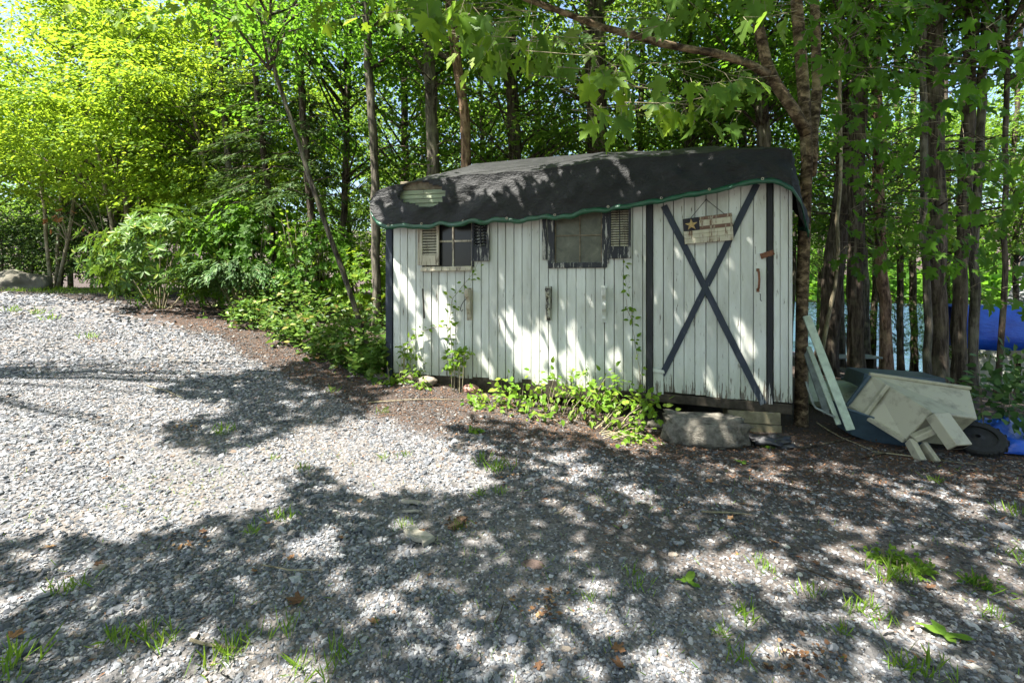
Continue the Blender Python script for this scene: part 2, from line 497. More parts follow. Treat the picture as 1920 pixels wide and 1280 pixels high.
# ------------------------------------------------------------------ shed
LX, LY, RX, RY = -1.504, 5.88, 2.84, 4.90
ANG = math.atan2(RY - LY, RX - LX)
WID = math.hypot(RX - LX, RY - LY)
DV = np.array([math.cos(ANG), math.sin(ANG)])
NI = np.array([-math.sin(ANG), math.cos(ANG)])      # into the shed
Z0 = 0.30
def uz(x, y, out=0.0):
    """photo pixel -> (u along the front wall, z) on the plane 'out' metres in front of the wall"""
    dx = (x - CX) / F
    Y = (LX * NI[0] + LY * NI[1] - out) / (dx * NI[0] + NI[1])
    X = dx * Y
    return (X - LX) * DV[0] + (Y - LY) * DV[1], EYE - (y - HY) / F * Y
def shed_w(u, yin, z):
    return np.array([LX + u * DV[0] + yin * NI[0], LY + u * DV[1] + yin * NI[1], z])
def ux(x, out=0.0): return uz(x, 0, out)[0]

# paint, weathered
def paint(name, base, under, wear=0.56, dirt=(0.2, 0.19, 0.13), rough=0.6):
    m, nt, p = nodes(name)
    v = geo_pos(nt)
    vs = geo_pos(nt, (6, 6, 1.2))
    vz = geo_pos(nt, (38, 38, 4))
    oi = nt.nodes.new('ShaderNodeObjectInfo')
    c = mixc(nt, ramp(nt, tex(nt, vs, 1.0, 5, 0.65), [(0.40, 0.0), (0.78, 0.6)]), base, dirt)
    c = mixc(nt, 1.0, c, ramp(nt, oi.outputs['Random'], [(0, 0.9), (1, 1.04)]), 'MULTIPLY')
    sep = nt.nodes.new('ShaderNodeSeparateXYZ'); nt.links.new(v, sep.inputs[0])
    c = mixc(nt, ramp(nt, sep.outputs[2], [(0.30, 0.45), (0.85, 0.0)]), c, tuple(a_ * .5 + b_ * .5 * k_ for a_, b_, k_ in zip(dirt, base, (.62, .72, .5))))   # green staining from splash
    low = ramp(nt, sep.outputs[2], [(0.30, 0.16), (0.62, 0.0)])       # more flaking near the wet lower edge
    fl = N(nt, 'ShaderNodeMath', operation='ADD'); nt.links.new(tex(nt, vz, 1.0, 6, 0.72), fl.inputs[0]); nt.links.new(low, fl.inputs[1])
    c = mixc(nt, ramp(nt, fl.outputs[0], [(wear + 0.12, 0), (wear + 0.15, 1)]), c, under)
    nt.links.new(c, p.inputs['Base Color'])
    p.inputs['Roughness'].default_value = rough
    p.inputs['Specular IOR Level'].default_value = 0.25
    bump(nt, p, tex(nt, vz, 1.5, 5, 0.7), 0.35, 0.004)
    return m
paint('white_paint', (0.57, 0.59, 0.55), (0.13, 0.115, 0.09), 0.505)
paint('black_paint', (0.022, 0.024, 0.03), (0.36, 0.35, 0.31), 0.43, (0.05, 0.05, 0.05))
paint('post_paint', (0.018, 0.02, 0.024), (0.3, 0.3, 0.28), 0.54, (0.04, 0.04, 0.04))
paint('navy_paint', (0.024, 0.031, 0.045), (0.2, 0.21, 0.22), 0.52, (0.05, 0.06, 0.08))
paint('peel_paint', (0.42, 0.42, 0.35), (0.04, 0.035, 0.03), 0.36)
paint('tan_paint', (0.46, 0.42, 0.32), (0.16, 0.13, 0.10), 0.43, (0.22, 0.19, 0.14))
simple('old_wood', (0.16, 0.135, 0.095), 0.85, 0.45, 18, 0.6, 0.008, 0.15)
simple('dark_wood', (0.05, 0.042, 0.032), 0.9, 0.5, 14, 0.6, 0.008, 0.1)
simple('yellow_wood', (0.19, 0.165, 0.105), 0.85, 0.35, 14, 0.5, 0.006, 0.15)
simple('rust', (0.16, 0.07, 0.04), 0.85, 0.5, 40, 0.5, 0.004, 0.3)
simple('iron', (0.03, 0.03, 0.03), 0.6, 0.4, 30, 0.4, 0.003, 0.4)
simple('gap_shade', (0.02, 0.018, 0.015), 0.95, 0.3, 6, 0, 0, 0.05)  # near-black colour standing for shade in slat gaps and leg ends
m, nt, p = nodes('dark_glass')
p.inputs['Base Color'].default_value = (0.012, 0.012, 0.011, 1); p.inputs['Roughness'].default_value = 0.22; p.inputs['Specular IOR Level'].default_value = 0.35
m, nt, p = nodes('dusty_glass')
v = geo_pos(nt)
nt.links.new(ramp(nt, tex(nt, v, 9, 6, 0.75, 0.6), [(0.35, (0.05, 0.052, 0.036)), (0.62, (0.105, 0.108, 0.075)), (0.75, (0.2, 0.2, 0.15))]), p.inputs['Base Color'])
p.inputs['Roughness'].default_value = 0.35; p.inputs['Specular IOR Level'].default_value = 0.4

shed = empty('garden_shed', (LX, LY, Z0), ANG)
tag(shed, 'weathered white board shed under a sagging black tarp, with a crossed door', 'shed')
def sb(mb, name, mat, parent=None, **kw):
    """build shed part: coordinates (u, yin, z world)"""
    mb.v = [(a, b_, c_ - Z0) for a, b_, c_ in mb.v]
    return mb.build(name, mat, parent or shed, **kw)
def zbot(u): return 0.463 + (0.315 - 0.463) * u / WID
ZT_U = [0, 0.6, 1.7, 3.0, WID]; ZT_Z = [2.52, 2.66, 2.78, 2.84, 2.86]
def ztop(u): return float(np.interp(u, ZT_U, ZT_Z)) - 0.03

# windows in wall coordinates
W1 = (ux(796), ux(886), uz(840, 500)[1], 2.42)
W2 = (ux(1040), ux(1129), uz(1085, 492)[1], 2.55)
D0, D1 = ux(1224), ux(1438)
T = 0.022
rb = random.Random(3)
def board(name, u0, u1, za, zb_, front, parent, mat='white_paint', bv=0.004):
    """one vertical board; za, zb_ are (left, right) heights"""
    mb = MB(); e = rb.uniform(.0015, .0045)
    mb.hexa([(u0+e, front, za[0]), (u1-e, front, za[1]), (u1-e, front+T, za[1]), (u0+e, front+T, za[0]),
             (u0+e, front, zb_[0]), (u1-e, front, zb_[1]), (u1-e, front+T, zb_[1]), (u0+e, front+T, zb_[0])])
    return sb(mb, name, M[mat], parent, bevel=bv)
wall = MB()
# inner skin behind the boards (sides, back, and front frame around the windows)
DEP = 2.45
wall.box(0.02, WID-0.02, DEP-0.03, DEP, 0.4, 2.6)
wall.box(0.0, 0.03, 0.03, DEP, 0.42, 2.5)
wall.box(WID-0.03, WID, 0.03, DEP, 0.34, 2.8)
for a, b_ in ((0.03, W1[0]), (W1[1], W2[0]), (W2[1], WID-0.03)):
    wall.box(a, b_, 0.026, 0.05, 0.5, 2.5)
wall.box(W1[0], W1[1], 0.026, 0.05, 0.5, W1[2]); wall.box(W2[0], W2[1], 0.026, 0.05, 0.5, W2[2])
wall_o = sb(wall, 'wall', M['dark_wood'])
n = 0
u = ux(737)
while u < ux(1212) - 0.01:
    wd = 0.099 + rb.uniform(-0.006, 0.009)
    u1 = min(u + wd, ux(1212))
    if ux(1212) - u1 < 0.03: u1 = ux(1212)
    fr = rb.uniform(-0.006, 0.003)
    c0 = (u + u1) / 2
    ja, jb = rb.uniform(-0.012, 0.012), rb.uniform(-0.012, 0.012)
    base = (zbot(u) + ja, zbot(u1) + jb)
    if W1[0] < u1 - 0.01 and u + 0.01 < W1[1]:
        board('board', u, u1, base, (W1[2], W1[2]), fr, wall_o)
    elif W2[0] < u1 - 0.01 and u + 0.01 < W2[1]:
        board('board', u, u1, base, (W2[2], W2[2]), fr, wall_o)
    else:
        board('board', u, u1, base, (ztop(u), ztop(u1)), fr, wall_o)
    u = u1
# right of the door: wide board and corner boards
for x0, x1, mt in ((1450, 1463, 'white_paint'), (1463, 1478, 'white_paint'), (1478.6, 1486, 'white_paint')):
    board('board', ux(x0), ux(x1), (zbot(ux(x0)) + 0.01, zbot(ux(x1)) + 0.01), (ztop(ux(x0)), ztop(ux(x1))), -0.004 if x0 < 1470 else -0.008, wall_o, mt)
# navy corner board at the left, black door posts
mb = MB().box(ux(724), ux(736), -0.015, 0.09, 0.40, ztop(0))
sb(mb, 'corner_board', M['navy_paint'], bevel=0.004)
for x0, x1 in ((1213, 1223.5), (1438.5, 1448)):
    mb = MB().box(ux(x0), ux(x1), -0.016, 0.02, zbot(ux(x0)) - 0.02, ztop(ux(x0)))
    sb(mb, 'door_post', M['post_paint'], bevel=0.003)
# sill beam under the door, dark void below
mb = MB().hexa([(ux(1165), -0.01, 0.29), (WID, -0.01, 0.205), (WID, 0.12, 0.205), (ux(1165), 0.12, 0.29), (ux(1165), -0.01, 0.375), (WID, -0.01, 0.312), (WID, 0.12, 0.312), (ux(1165), 0.12, 0.375)])
sb(mb, 'sill_beam', M['dark_wood'], bevel=0.008)
mb = MB().box(0.05, ux(1165) - 0.01, 0.0, 0.1, 0.26, 0.455)
sb(mb, 'skirt_beam', M['dark_wood'], bevel=0.006)

# door
door = sb(MB().box(D0, D1, 0.03, 0.045, 0.36, ztop(D0)), 'door', M['dark_wood'])
jx = [1224, 1244, 1263, 1283, 1303, 1324, 1345, 1367, 1389, 1413, 1438]
for k in range(len(jx) - 1):
    a, b_ = ux(jx[k]), ux(jx[k+1])
    dz = lambda q: 0.395 - 0.085 * (q - D0) / (D1 - D0)
    board('board', a, b_, (dz(a) + rb.uniform(-.008, .008), dz(b_) + rb.uniform(-.008, .008)), (ztop(a), ztop(b_)), 0.004 + rb.uniform(-.002, .002), door)
def strap(p0, p1, w, front, th, name, mat, parent):
    a = Vector(uz(*p0)); b_ = Vector(uz(*p1)); d = (b_ - a).normalized(); n_ = Vector((-d.y, d.x)) * w / 2
    mb = MB(); nn = 10; poly = []
    rs = random.Random(p0[0])
    for i in range(nn + 1):
        q = a.lerp(b_, i / nn) + n_ * (1 + rs.uniform(-.07, .07)); poly.append((q.x, q.y))
    for i in range(nn, -1, -1):
        q = a.lerp(b_, i / nn) - n_ * (1 + rs.uniform(-.07, .07)); poly.append((q.x, q.y))
    mb.prism(poly, front, front + th, lambda s, t, d_: (s, d_, t))
    return sb(mb, name, M[mat], parent, bevel=0.0015)
strap((1245, 386), (1431, 757), 0.064, -0.014, 0.017, 'cross_brace', 'navy_paint', door)
strap((1419, 345), (1325, 535), 0.064, -0.012, 0.015, 'cross_brace', 'navy_paint', door)
strap((1322, 541), (1241, 703), 0.062, -0.012, 0.015, 'cross_brace', 'navy_paint', door)
# pale patch board with a cap at the lower hinge corner of the door
a0, z0_ = uz(1225, 738); a1, z1_ = uz(1244, 697)
sb(MB().box(a0, a1, -0.012, 0.003, z0_, z1_), 'patch_board', M['white_paint'], door, bevel=0.003)
sb(MB().hexa([(a0-.004, -.035, z1_), (a1+.012, -.035, z1_-.012), (a1+.012, .002, z1_-.012), (a0-.004, .002, z1_), (a0-.004, -.02, z1_+.045), (a1+.005, -.03, z1_+.018), (a1+.005, .002, z1_+.018), (a0-.004, .002, z1_+.045)]), 'patch_cap', M['white_paint'], door, bevel=0.003)
# hasp and handle, rusted
strap((1425, 481), (1450, 473), 0.055, -0.024, 0.008, 'hasp', 'rust', door)
hu, hz0 = uz(1421, 507); hz1 = uz(1421, 542)[1]
mb = MB().tube([(hu, 0.002, hz0), (hu, -0.035, hz0-0.012), (hu+0.003, -0.042, (hz0+hz1)/2), (hu, -0.035, hz1+0.012), (hu, 0.002, hz1)], 0.011, 8)
mb.box(hu-.014, hu+.014, -0.006, 0.003, hz0-.012, hz0+.02); mb.box(hu-.014, hu+.014, -0.006, 0.003, hz1-.03, hz1+.006)
sb(mb, 'handle', M['rust'], door)
ku, kz = uz(1425, 556)
sb(MB().tube([(ku, 0.002, kz+.03), (ku, -0.015, kz+.02), (ku, -0.017, kz-.03), (ku+.01, -0.012, kz-.045)], 0.004, 6), 'latch_hook', M['iron'], door)

# windows
def window(name, W, x_m, y_m, glass, frame_mat, fw, muntin_mat, mw):
    u0, u1, zb_, zt = W
    fr = MB()
    fr.box(u0 - fw, u1 + fw, -0.028, 0.02, zt, zt + .05)
    w = sb(fr, name, M[frame_mat], None, bevel=0.004)
    for a, b_ in ((u0 - fw, u0), (u1, u1 + fw)):
        sb(MB().box(a, b_, -0.027, 0.02, zb_ - fw * 0.2, zt - .001), 'jamb', M[frame_mat], w, bevel=0.004)
    um, zm = ux(x_m), uz(x_m, y_m)[1]
    for (a, b_) in ((u0, um - mw / 2), (um + mw / 2, u1)):
        for (c_, d_) in ((zb_, zm - mw / 2), (zm + mw / 2, zt)):
            sb(MB().box(a, b_, 0.021, 0.025, c_, d_), 'pane', M[glass], w)
    mt = MB().box(um - mw/2, um + mw/2, 0.006, 0.03, zb_, zt)
    sb(mt, 'muntin', M[muntin_mat], w, bevel=0.002)
    for a, b_ in ((u0, um - mw/2), (um + mw/2, u1)):
        sb(MB().box(a, b_, 0.008, 0.03, zm - mw/2, zm + mw/2), 'muntin', M[muntin_mat], w, bevel=0.002)
    for a, b_ in ((u0, u0 + mw * .8), (u1 - mw * .8, u1)):
        sb(MB().box(a, b_, 0.004, 0.02, zb_, zt), 'sash_stile', M[muntin_mat], w, bevel=0.002)
    return w
w1 = window('window', W1, 849, 452, 'dark_glass', 'black_paint', 0.02, 'tan_paint', 0.022)
a, b_ = ux(791), ux(886)
sb(MB().hexa([(a, -.06, W1[2]-.055), (b_, -.06, W1[2]-.05), (b_, .02, W1[2]-.05), (a, .02, W1[2]-.055), (a, -.055, W1[2]-.004), (b_, -.055, W1[2]+.004), (b_, .02, W1[2]+.004), (a, .02, W1[2]-.004)]), 'sill', M['tan_paint'], w1, bevel=0.006)
w2 = window('window', W2, 1087, 441, 'dusty_glass', 'black_paint', 0.075, 'old_wood', 0.016)
a, b_ = ux(1028), ux(1138)
sb(MB().box(a, b_, -.032, .02, W2[2]-.062, W2[2]-.002), 'bottom_rail', M['black_paint'], w2, bevel=0.006)
def shutter(x0, x1, y0, y1, frame_mat, slat_mat, n, rod=False, skew=0.0, out=0.045, bottom=0.12, top=0.0):
    (a, zb_), (b_, _) = uz(x0, y1), uz(x1, y1); zt = uz((x0+x1)/2, y0)[1]
    f0 = -out
    st = 0.028
    mb = MB()
    mb.box(a, a + st, f0, f0 + .026, zb_, zt); mb.box(b_ - st, b_, f0, f0 + .026, zb_, zt)
    s_ = sb(mb, 'shutter', M[frame_mat], None, bevel=0.003)
    sb(MB().box(a + st, b_ - st, f0 + .002, f0 + .024, zb_, zb_ + bottom), 'shutter_rail', M[frame_mat], s_, bevel=0.003)
    hz = (zt - zb_ - bottom) / n
    sb(MB().box(a + st, b_ - st, f0 + .030, f0 + .034, zb_ + bottom, zt), 'slat_gap_shade', M['gap_shade'], s_)  # dark sheet added behind the slats to paint shade into the gaps
    for i in range(n):
        z = zb_ + bottom + hz * (i + .5)
        t = .006
        sb(MB().hexa([(a+st, f0+.001, z-hz*.40), (b_-st, f0+.001, z-hz*.40 + rb.uniform(-.003, .003)), (b_-st, f0+.001+t, z-hz*.40), (a+st, f0+.001+t, z-hz*.40),
                      (a+st, f0+.020, z+hz*.28), (b_-st, f0+.020, z+hz*.28), (b_-st, f0+.020+t, z+hz*.28), (a+st, f0+.020+t, z+hz*.28)]), 'slat', M[slat_mat], s_)
    if rod:
        m_ = (a + b_) / 2
        sb(MB().box(m_-.005, m_+.005, f0-.008, f0+.001, zb_+bottom, zt), 'tilt_rod', M['black_paint'], s_)
    return s_
tag(shutter(790, 825, 412, 498, 'tan_paint', 'tan_paint', 13), 'tan louvred shutter pulled across the window')
tag(shutter(886, 919, 405, 490, 'black_paint', 'black_paint', 10, True, bottom=0.17), 'black peeling shutter')
tag(shutter(1141, 1183, 385, 485, 'black_paint', 'tan_paint', 17, True, bottom=0.13), 'black framed shutter with bare tan slats')
a, z_ = uz(1017, 487); b_ = ux(1026)
tag(sb(MB().box(a, b_, -.03, -.006, z_, 2.4), 'shutter', M['black_paint'], bevel=0.004), 'black shutter with only its edge strip left')
# side jamb board left of the first window
a, z_ = uz(784, 497); b_ = ux(790.5)
sb(MB().box(a, b_, -.022, -.006, z_, 2.4), 'jamb_strip', M['tan_paint'], bevel=0.003)

# scroll brackets that once carried window boxes
def scroll_bracket(x, y0, y1, mat, chew, seed):
    u, z1 = uz(x, y0); z0 = uz(x, y1)[1]; h = z1 - z0
    sb_ = MB()
    prof = [(0, 0), (.018, 0), (.03, .06), (.028, .14), (.05, .26), (.082, .36), (.088, .48), (.07, .58), (.078, .66), (.12, .76), (.15, .86), (.15, 1.0), (0, 1.0)]
    rs = random.Random(seed)
    poly = [(d * (1 - chew * rs.random()), z0 + h * t) for d, t in prof]
    w = 0.045
    sb_.prism(poly, u - w / 2, u + w / 2, lambda d, z, uu: (uu, -d - .003, z))
    o = sb(sb_, 'bracket', M[mat], None, bevel=0.004)
    sb(MB().box(u - w * .8, u + w * .8, -.012, -.003, z0 - .02, z1 + .02), 'back_plate', M[mat], o, bevel=0.002)
    return o
bk = scroll_bracket(881, 543, 597, 'tan_paint', 0.1, 1)
u_, z_ = uz(871, 560)
sb(MB().tube([(u_+.05, -.09, z_+.0), (u_+.02, -.10, z_-.03), (u_-.0, -.11, z_-.07), (u_-.015, -.11, z_-.12), (u_+.0, -.11, z_-.145), (u_+.02, -.11, z_-.12)], .0045, 6), 'hook', M['iron'], bk)
scroll_bracket(1029, 540, 597, 'peel_paint', 0.25, 2)
scroll_bracket(1133, 539, 601, 'white_paint', 0.15, 3)
u_, z_ = uz(793, 596)
strap((793, 541), (796, 597), 0.022, -.006, .006, 'scar_strip', 'dark_wood', shed)

# ---- roof under the tarp, and the tarp itself
mb = MB()
mb.add([(0, 0.03, ztop(0)), (WID, 0.03, ztop(WID)), (WID, 1.3, 3.18), (0.25, 1.3, 3.05), (WID, DEP, 2.7), (0, DEP, 2.5)], [(0, 1, 2, 3), (3, 2, 4, 5), (0, 3, 5), (1, 4, 2)])
sb(mb, 'roof_deck', M['dark_wood'])
HEMX = [694, 705, 725, 760, 800, 870, 905, 940, 980, 1047, 1110, 1166, 1224, 1306, 1350, 1384, 1407, 1446, 1467, 1484]
HEMY = [395, 414, 424, 422, 421, 416, 412, 411, 410, 404, 393, 386, 376, 361, 353, 345, 338, 336, 341, 352]
CRX = [694, 710, 740, 780, 840, 920, 1000, 1100, 1180, 1250, 1330, 1400, 1460, 1484]
CRY = [378, 358, 346, 340, 333, 327, 319, 307, 298, 291, 287, 282, 279, 280]
def fbm(x, y, z=0.0):
    return noise.fractal(Vector((x, y, z)), 1.0, 2.0, 4)
cols = np.linspace(695, 1484, 130)
grid = []
def ridge(u):
    return float(np.interp(u, [-0.2, 0.0, 0.35, 0.8, 1.6, 2.6, 3.8, 4.5], [2.66, 2.80, 3.12, 3.28, 3.31, 3.32, 3.28, 3.20]))
NA, NR = 22, 10
def tarp_col(x):
    hy, cy = float(np.interp(x, HEMX, HEMY)), float(np.interp(x, CRX, CRY))
    sw = float(smooth(700, 800, x) * (1 - .6 * smooth(1050, 1200, x)))
    hy += sw * (2.4 * math.sin(x / 11.0 + 1.5 * math.sin(x / 47.0)) + 1.2 * math.sin(x / 5.3))
    cy += 1.6 * math.sin(x / 38.0) + 1.0 * math.sin(x / 13.0)
    col = []
    for j in range(NA + 1):
        t = j / NA
        y = hy + (cy - hy) * t
        sag = 0.05 * math.sin(math.pi * t)
        out = 0.15 - 0.07 * t
        u_, z_ = uz(x, y, out)
        k = math.sin(math.pi * min(1, t * 1.1)) * 0.9 + 0.25 * (1 - t)
        w = 0.05 * fbm(u_ * 2.2 - z_ * 1.8, z_ * 1.4) + 0.016 * (1 - abs(fbm(u_ * 2.4 + z_ * 3.2, z_ * 1.2, 14)) * 2) + 0.024 * fbm(u_ * 6 + z_ * 4, z_ * 3, 4)
        left = smooth(ux(1020), ux(840), u_)
        w += float(left) * 0.035 * fbm(u_ * 7 + z_ * 6, z_ * 2.2, 9)
        if j >= NA - 1: k += 0.0; out += 0.012 * (j - NA + 2) * .5
        col.append((u_, -(out + k * w), z_))
    u0, y0, z0 = col[-1]
    for j in range(1, NR + 1):
        t = j / NR
        zr = ridge(u0)
        zz = z0 + (zr - z0) * (t ** 0.8) + 0.035 * fbm(u0 * 1.8, t * 3, 2) * math.sin(math.pi * t) + 0.02 * fbm(u0 * 6, t * 5, 6) * math.sin(math.pi * t)
        col.append((u0 + (0.25 * t if u0 < 0.6 else 0) * (0.6 - u0) / 0.8, y0 + (1.3 - y0) * t, zz))
    u1, y1, z1 = col[-1]
    for j in range(1, 9):
        t = j / 8
        col.append((u1 - 0.0 * t, 1.3 + (DEP + .12 - 1.3) * min(1, t * 1.25), z1 + (2.62 - z1) * min(1, t * 1.25) - max(0, t - .8) * 1.8))
    return col
for x in cols: grid.append(tarp_col(x))
# left end folds round the corner
pre = []
for k in range(1, 9):
    t = k / 8
    c_ = []
    for q, (u_, y_, z_) in enumerate(grid[0]):
        if q <= NA:
            c_.append((u_ - 0.05 * math.sin(t * math.pi * .5) + 0.015 * math.sin(q * 1.3 + k), y_ + t * 2.2, z_ + 0.04 * math.sin(k * 1.1) + (0.12 * t)))
        else:
            c_.append((u_ - 0.05 * t, min(DEP, y_ + t * 2.2), z_ - 0.05 * t))
    pre.insert(0, c_)
# right end: a flap hanging down round the corner
post = []
for k in range(1, 11):
    t = k / 10
    c_ = []
    hem_drop = np.interp(t, [0, .1, .2, .3, 1], [0, 0.12, 0.36, 0.44, 0.30])
    for q, (u_, y_, z_) in enumerate(grid[-1]):
        if q <= NA:
            tt = q / NA
            c_.append((u_ + (0.05 + 0.18 * (1 - tt)) * min(1, t * 3) + 0.025 * math.sin(q * .7 + k * 1.3), y_ + 0.55 * t, z_ - hem_drop * (1 - tt) + 0.06 * t * tt))
        else:
            c_.append((u_ + 0.03, min(DEP, max(y_, y_ + 1.6 * t * (1 - (q - NA) / 18))), z_ - 0.02 * k * .5))
    post.append(c_)
grid = pre + grid + post
nc, nr = len(grid), len(grid[0])
mb = MB(); mb.v = [p_ for c_ in grid for p_ in c_]
for i in range(nc - 1):
    for j in range(nr - 1):
        q = np.array([grid[i][j], grid[i+1][j+1]]).mean(0)
        if j < NA:
            w_ = shed_w(*q); px = proj(w_[None])[0]
            ex, ey = (px[0] - 792) / 41, (px[1] - 364) / 24
            if 8 <= i < nc - 11 and ex**2 + (ey - 0.12 * math.sin(ex * 4))**2 < 1.0: continue      # torn hole
        mb.f.append((i*nr + j, (i+1)*nr + j, (i+1)*nr + j + 1, i*nr + j + 1))
m, nt, p = nodes('tarp_mat')
v = geo_pos(nt)
f = tex(nt, v, 5, 4, 0.6)
nt.links.new(ramp(nt, f, [(0.3, (0.005, 0.0055, 0.0055)), (0.7, (0.015, 0.0155, 0.016))]), p.inputs['Base Color'])
p.inputs['Roughness'].default_value = 0.6; p.inputs['Specular IOR Level'].default_value = 0.34
p.inputs['Sheen Weight'].default_value = 0.0
wv = tex(nt, geo_pos(nt, (40, 40, 90)), 1.0, 3, 0.6)
wb = tex(nt, geo_pos(nt, (7, 7, 16)), 1.0, 3, 0.6)
ad = N(nt, 'ShaderNodeMath', operation='MULTIPLY_ADD'); nt.links.new(wb, ad.inputs[0]); ad.inputs[1].default_value = 2.5; nt.links.new(wv, ad.inputs[2])
bump(nt, p, ad.outputs[0], 0.8, 0.012)
tarp = empty('roof_tarp', (LX, LY, Z0), ANG)
tag(tarp, 'black woven tarp with green hem draped over the shed roof', 'tarp')
def sharp_row(bm):
    bm.verts.ensure_lookup_table()
    for f_ in bm.faces: f_.smooth = True
    for e_ in bm.edges:
        if all(v_.index % nr == NA for v_ in e_.verts): e_.smooth = False
sheet = sb(mb, 'sheet', M['tarp_mat'], tarp, sub=sharp_row)
so = sheet.modifiers.new('thick', 'SOLIDIFY'); so.thickness = 0.003
simple('green_hem', (0.006, 0.065, 0.032), 0.3, 0.3, 9, 0.5, 0.01, 0.6)
mb = MB()
hem = [c_[0] for c_ in grid]; hem2 = [c_[1] for c_ in grid]
for i, (a, b_) in enumerate(zip(hem, hem2)):
    sc_ = 0.5 + 0.5 * abs(math.sin(i * 0.42 + 0.6 * math.sin(i * .31)))
    w = 0.026 + 0.020 * sc_
    d = Vector(b_) - Vector(a); d.normalize()
    dy = -0.005 - 0.009 * sc_
    dx = 0.0
    if i >= nc - 11: dx, dy = 0.012, -0.004
    if i < 8: dx, dy = -0.012, 0.0
    top = Vector(a) + d * 0.012; bot = Vector(a) - d * w
    mb.v += [(top.x + dx * .4, top.y + dy * .5, top.z), ((top.x + bot.x) / 2 + dx, (top.y + bot.y) / 2 + dy, (top.z + bot.z) / 2), (bot.x + dx * .6, bot.y + dy * .2, bot.z)]
for i in range(len(hem) - 1):
    for j in range(2):
        mb.f.append((i*3 + j, i*3 + j + 1, (i+1)*3 + j + 1, (i+1)*3 + j))
hm = sb(mb, 'hem', M['green_hem'], tarp, smooth_=True)
so = hm.modifiers.new('thick', 'SOLIDIFY'); so.thickness = 0.004
for x in (728, 790, 868, 950, 1040, 1140, 1240, 1330, 1430):
    u_, z_ = uz(x, float(np.interp(x, HEMX, HEMY)) - 1, .17)
    pr = [Vector((u_ + .011 * math.cos(q * .785), -.168, z_ + .004 + .011 * math.sin(q * .785))) for q in range(9)]
    sb(MB().tube(pr, .004, 5, cap=False), 'eyelet', M['tan_paint'], tarp)
# what the torn hole shows: a rotten fascia board over pale boards
(a, za), (b_, zb_) = uz(742, 396), uz(846, 332)
zm = uz(795, 357)[1]
sb(MB().box(a + .08, b_, -0.045, -0.006, zm, zb_ - .035), 'fascia_board', M['old_wood'], bevel=0.006)
k = 5
for i in range(k):
    q0 = za - .03 + (zm - za + .03) * i / k; q1 = za - .03 + (zm - za + .03) * (i + 1) / k
    sb(MB().hexa([(a, -.050, q0), (b_, -.050, q0), (b_, -.03, q0), (a, -.03, q0), (a, -.040, q1 - .002), (b_, -.040, q1 - .002), (b_, -.03, q1 - .002), (a, -.03, q1 - .002)]), 'lap_board', M['lap_paint'] if 'lap_paint' in M else paint('lap_paint', (0.24, 0.28, 0.19), (0.1, 0.09, 0.07), 0.5), bevel=0.003)

# ---- flag sign on the door
cor = [uz(*q, out=0.03) for q in ((1280, 411), (1372, 399), (1375.5, 450), (1284, 458))]
sign = empty('flag_sign', tuple(shed_w(cor[3][0], -0.03, cor[3][1])), ANG)
tag(sign, 'small weathered wooden flag sign with one star hung on the shed door', 'sign')
c0 = cor[3]
def sg(s, t, d):      # s right, t up in 0..1 on the board; d outwards
    tl, tr, br, bl = [np.array(q) for q in cor]
    q = (bl * (1 - s) + br * s) * (1 - t) + (tl * (1 - s) + tr * s) * t - np.array(c0)
    return (q[0], -d, q[1])
paint('sign_white', (0.50, 0.47, 0.36), (0.14, 0.08, 0.05), 0.42, (0.25, 0.2, 0.14))
paint('sign_red', (0.15, 0.085, 0.06), (0.40, 0.36, 0.27), 0.42, (0.1, 0.06, 0.05))
simple('sign_dark', (0.03, 0.028, 0.035), 0.8, 0.4, 25, 0.4, 0.004, 0.2)
simple('star_gold', (0.42, 0.30, 0.13), 0.7, 0.3, 40, 0.5, 0.004, 0.3)
bs = MB().prism([(0, 0), (1, 0), (1, 1), (0, 1)], -0.012, 0.0, lambda s, t, d: sg(s, t, d)).build('board', M['old_wood'], sign)
st = [(0.0, 0.20, 'sign_white'), (0.205, 0.36, 'sign_white'), (0.365, 0.50, 'sign_white'), (0.505, 0.63, 'sign_red'), (0.635, 0.87, 'sign_white'), (0.875, 1.0, 'sign_red')]
for t0, t1, mt in st:
    s0 = 0.335 if t0 > 0.48 else 0.0
    MB().prism([(s0, t0), (1, t0), (1, t1), (s0, t1)], 0.001, 0.008, sg).build('stripe', M[mt], sign, bevel=0.002)
MB().prism([(0, 0.505), (0.33, 0.505), (0.33, 1), (0, 1)], 0.001, 0.010, sg).build('canton', M['sign_dark'], sign, bevel=0.002)
pts = []
for i in range(10):
    r_ = 0.21 if i % 2 == 0 else 0.085
    q = math.pi / 2 + i * math.pi / 5
    pts.append((0.165 + r_ * math.cos(q) * 0.64, 0.735 + r_ * math.sin(q) * 1.1))
mb = MB().prism(pts, 0.010, 0.016, sg)
mb.v.append(sg(0.165, 0.735, 0.026)); cI = len(mb.v) - 1
mb.f = [f_ for f_ in mb.f if len(f_) == 4] + [(10 + i, 10 + (i + 1) % 10, cI) for i in range(10)]
mb.build('star', M['star_gold'], sign)
nail = uz(1324, 374, out=0.03); nl = (nail[0] - c0[0], 0.0, nail[1] - c0[1])
for s in (0.15, 0.86):
    e = sg(s, 0.97, 0.006)
    MB().tube([nl, e], 0.0035, 5).build('cord', M['iron'], sign)
MB().tube([(nl[0], 0.03, nl[2]), (nl[0], -0.012, nl[2])], 0.007, 6).build('nail', M['iron'], sign)

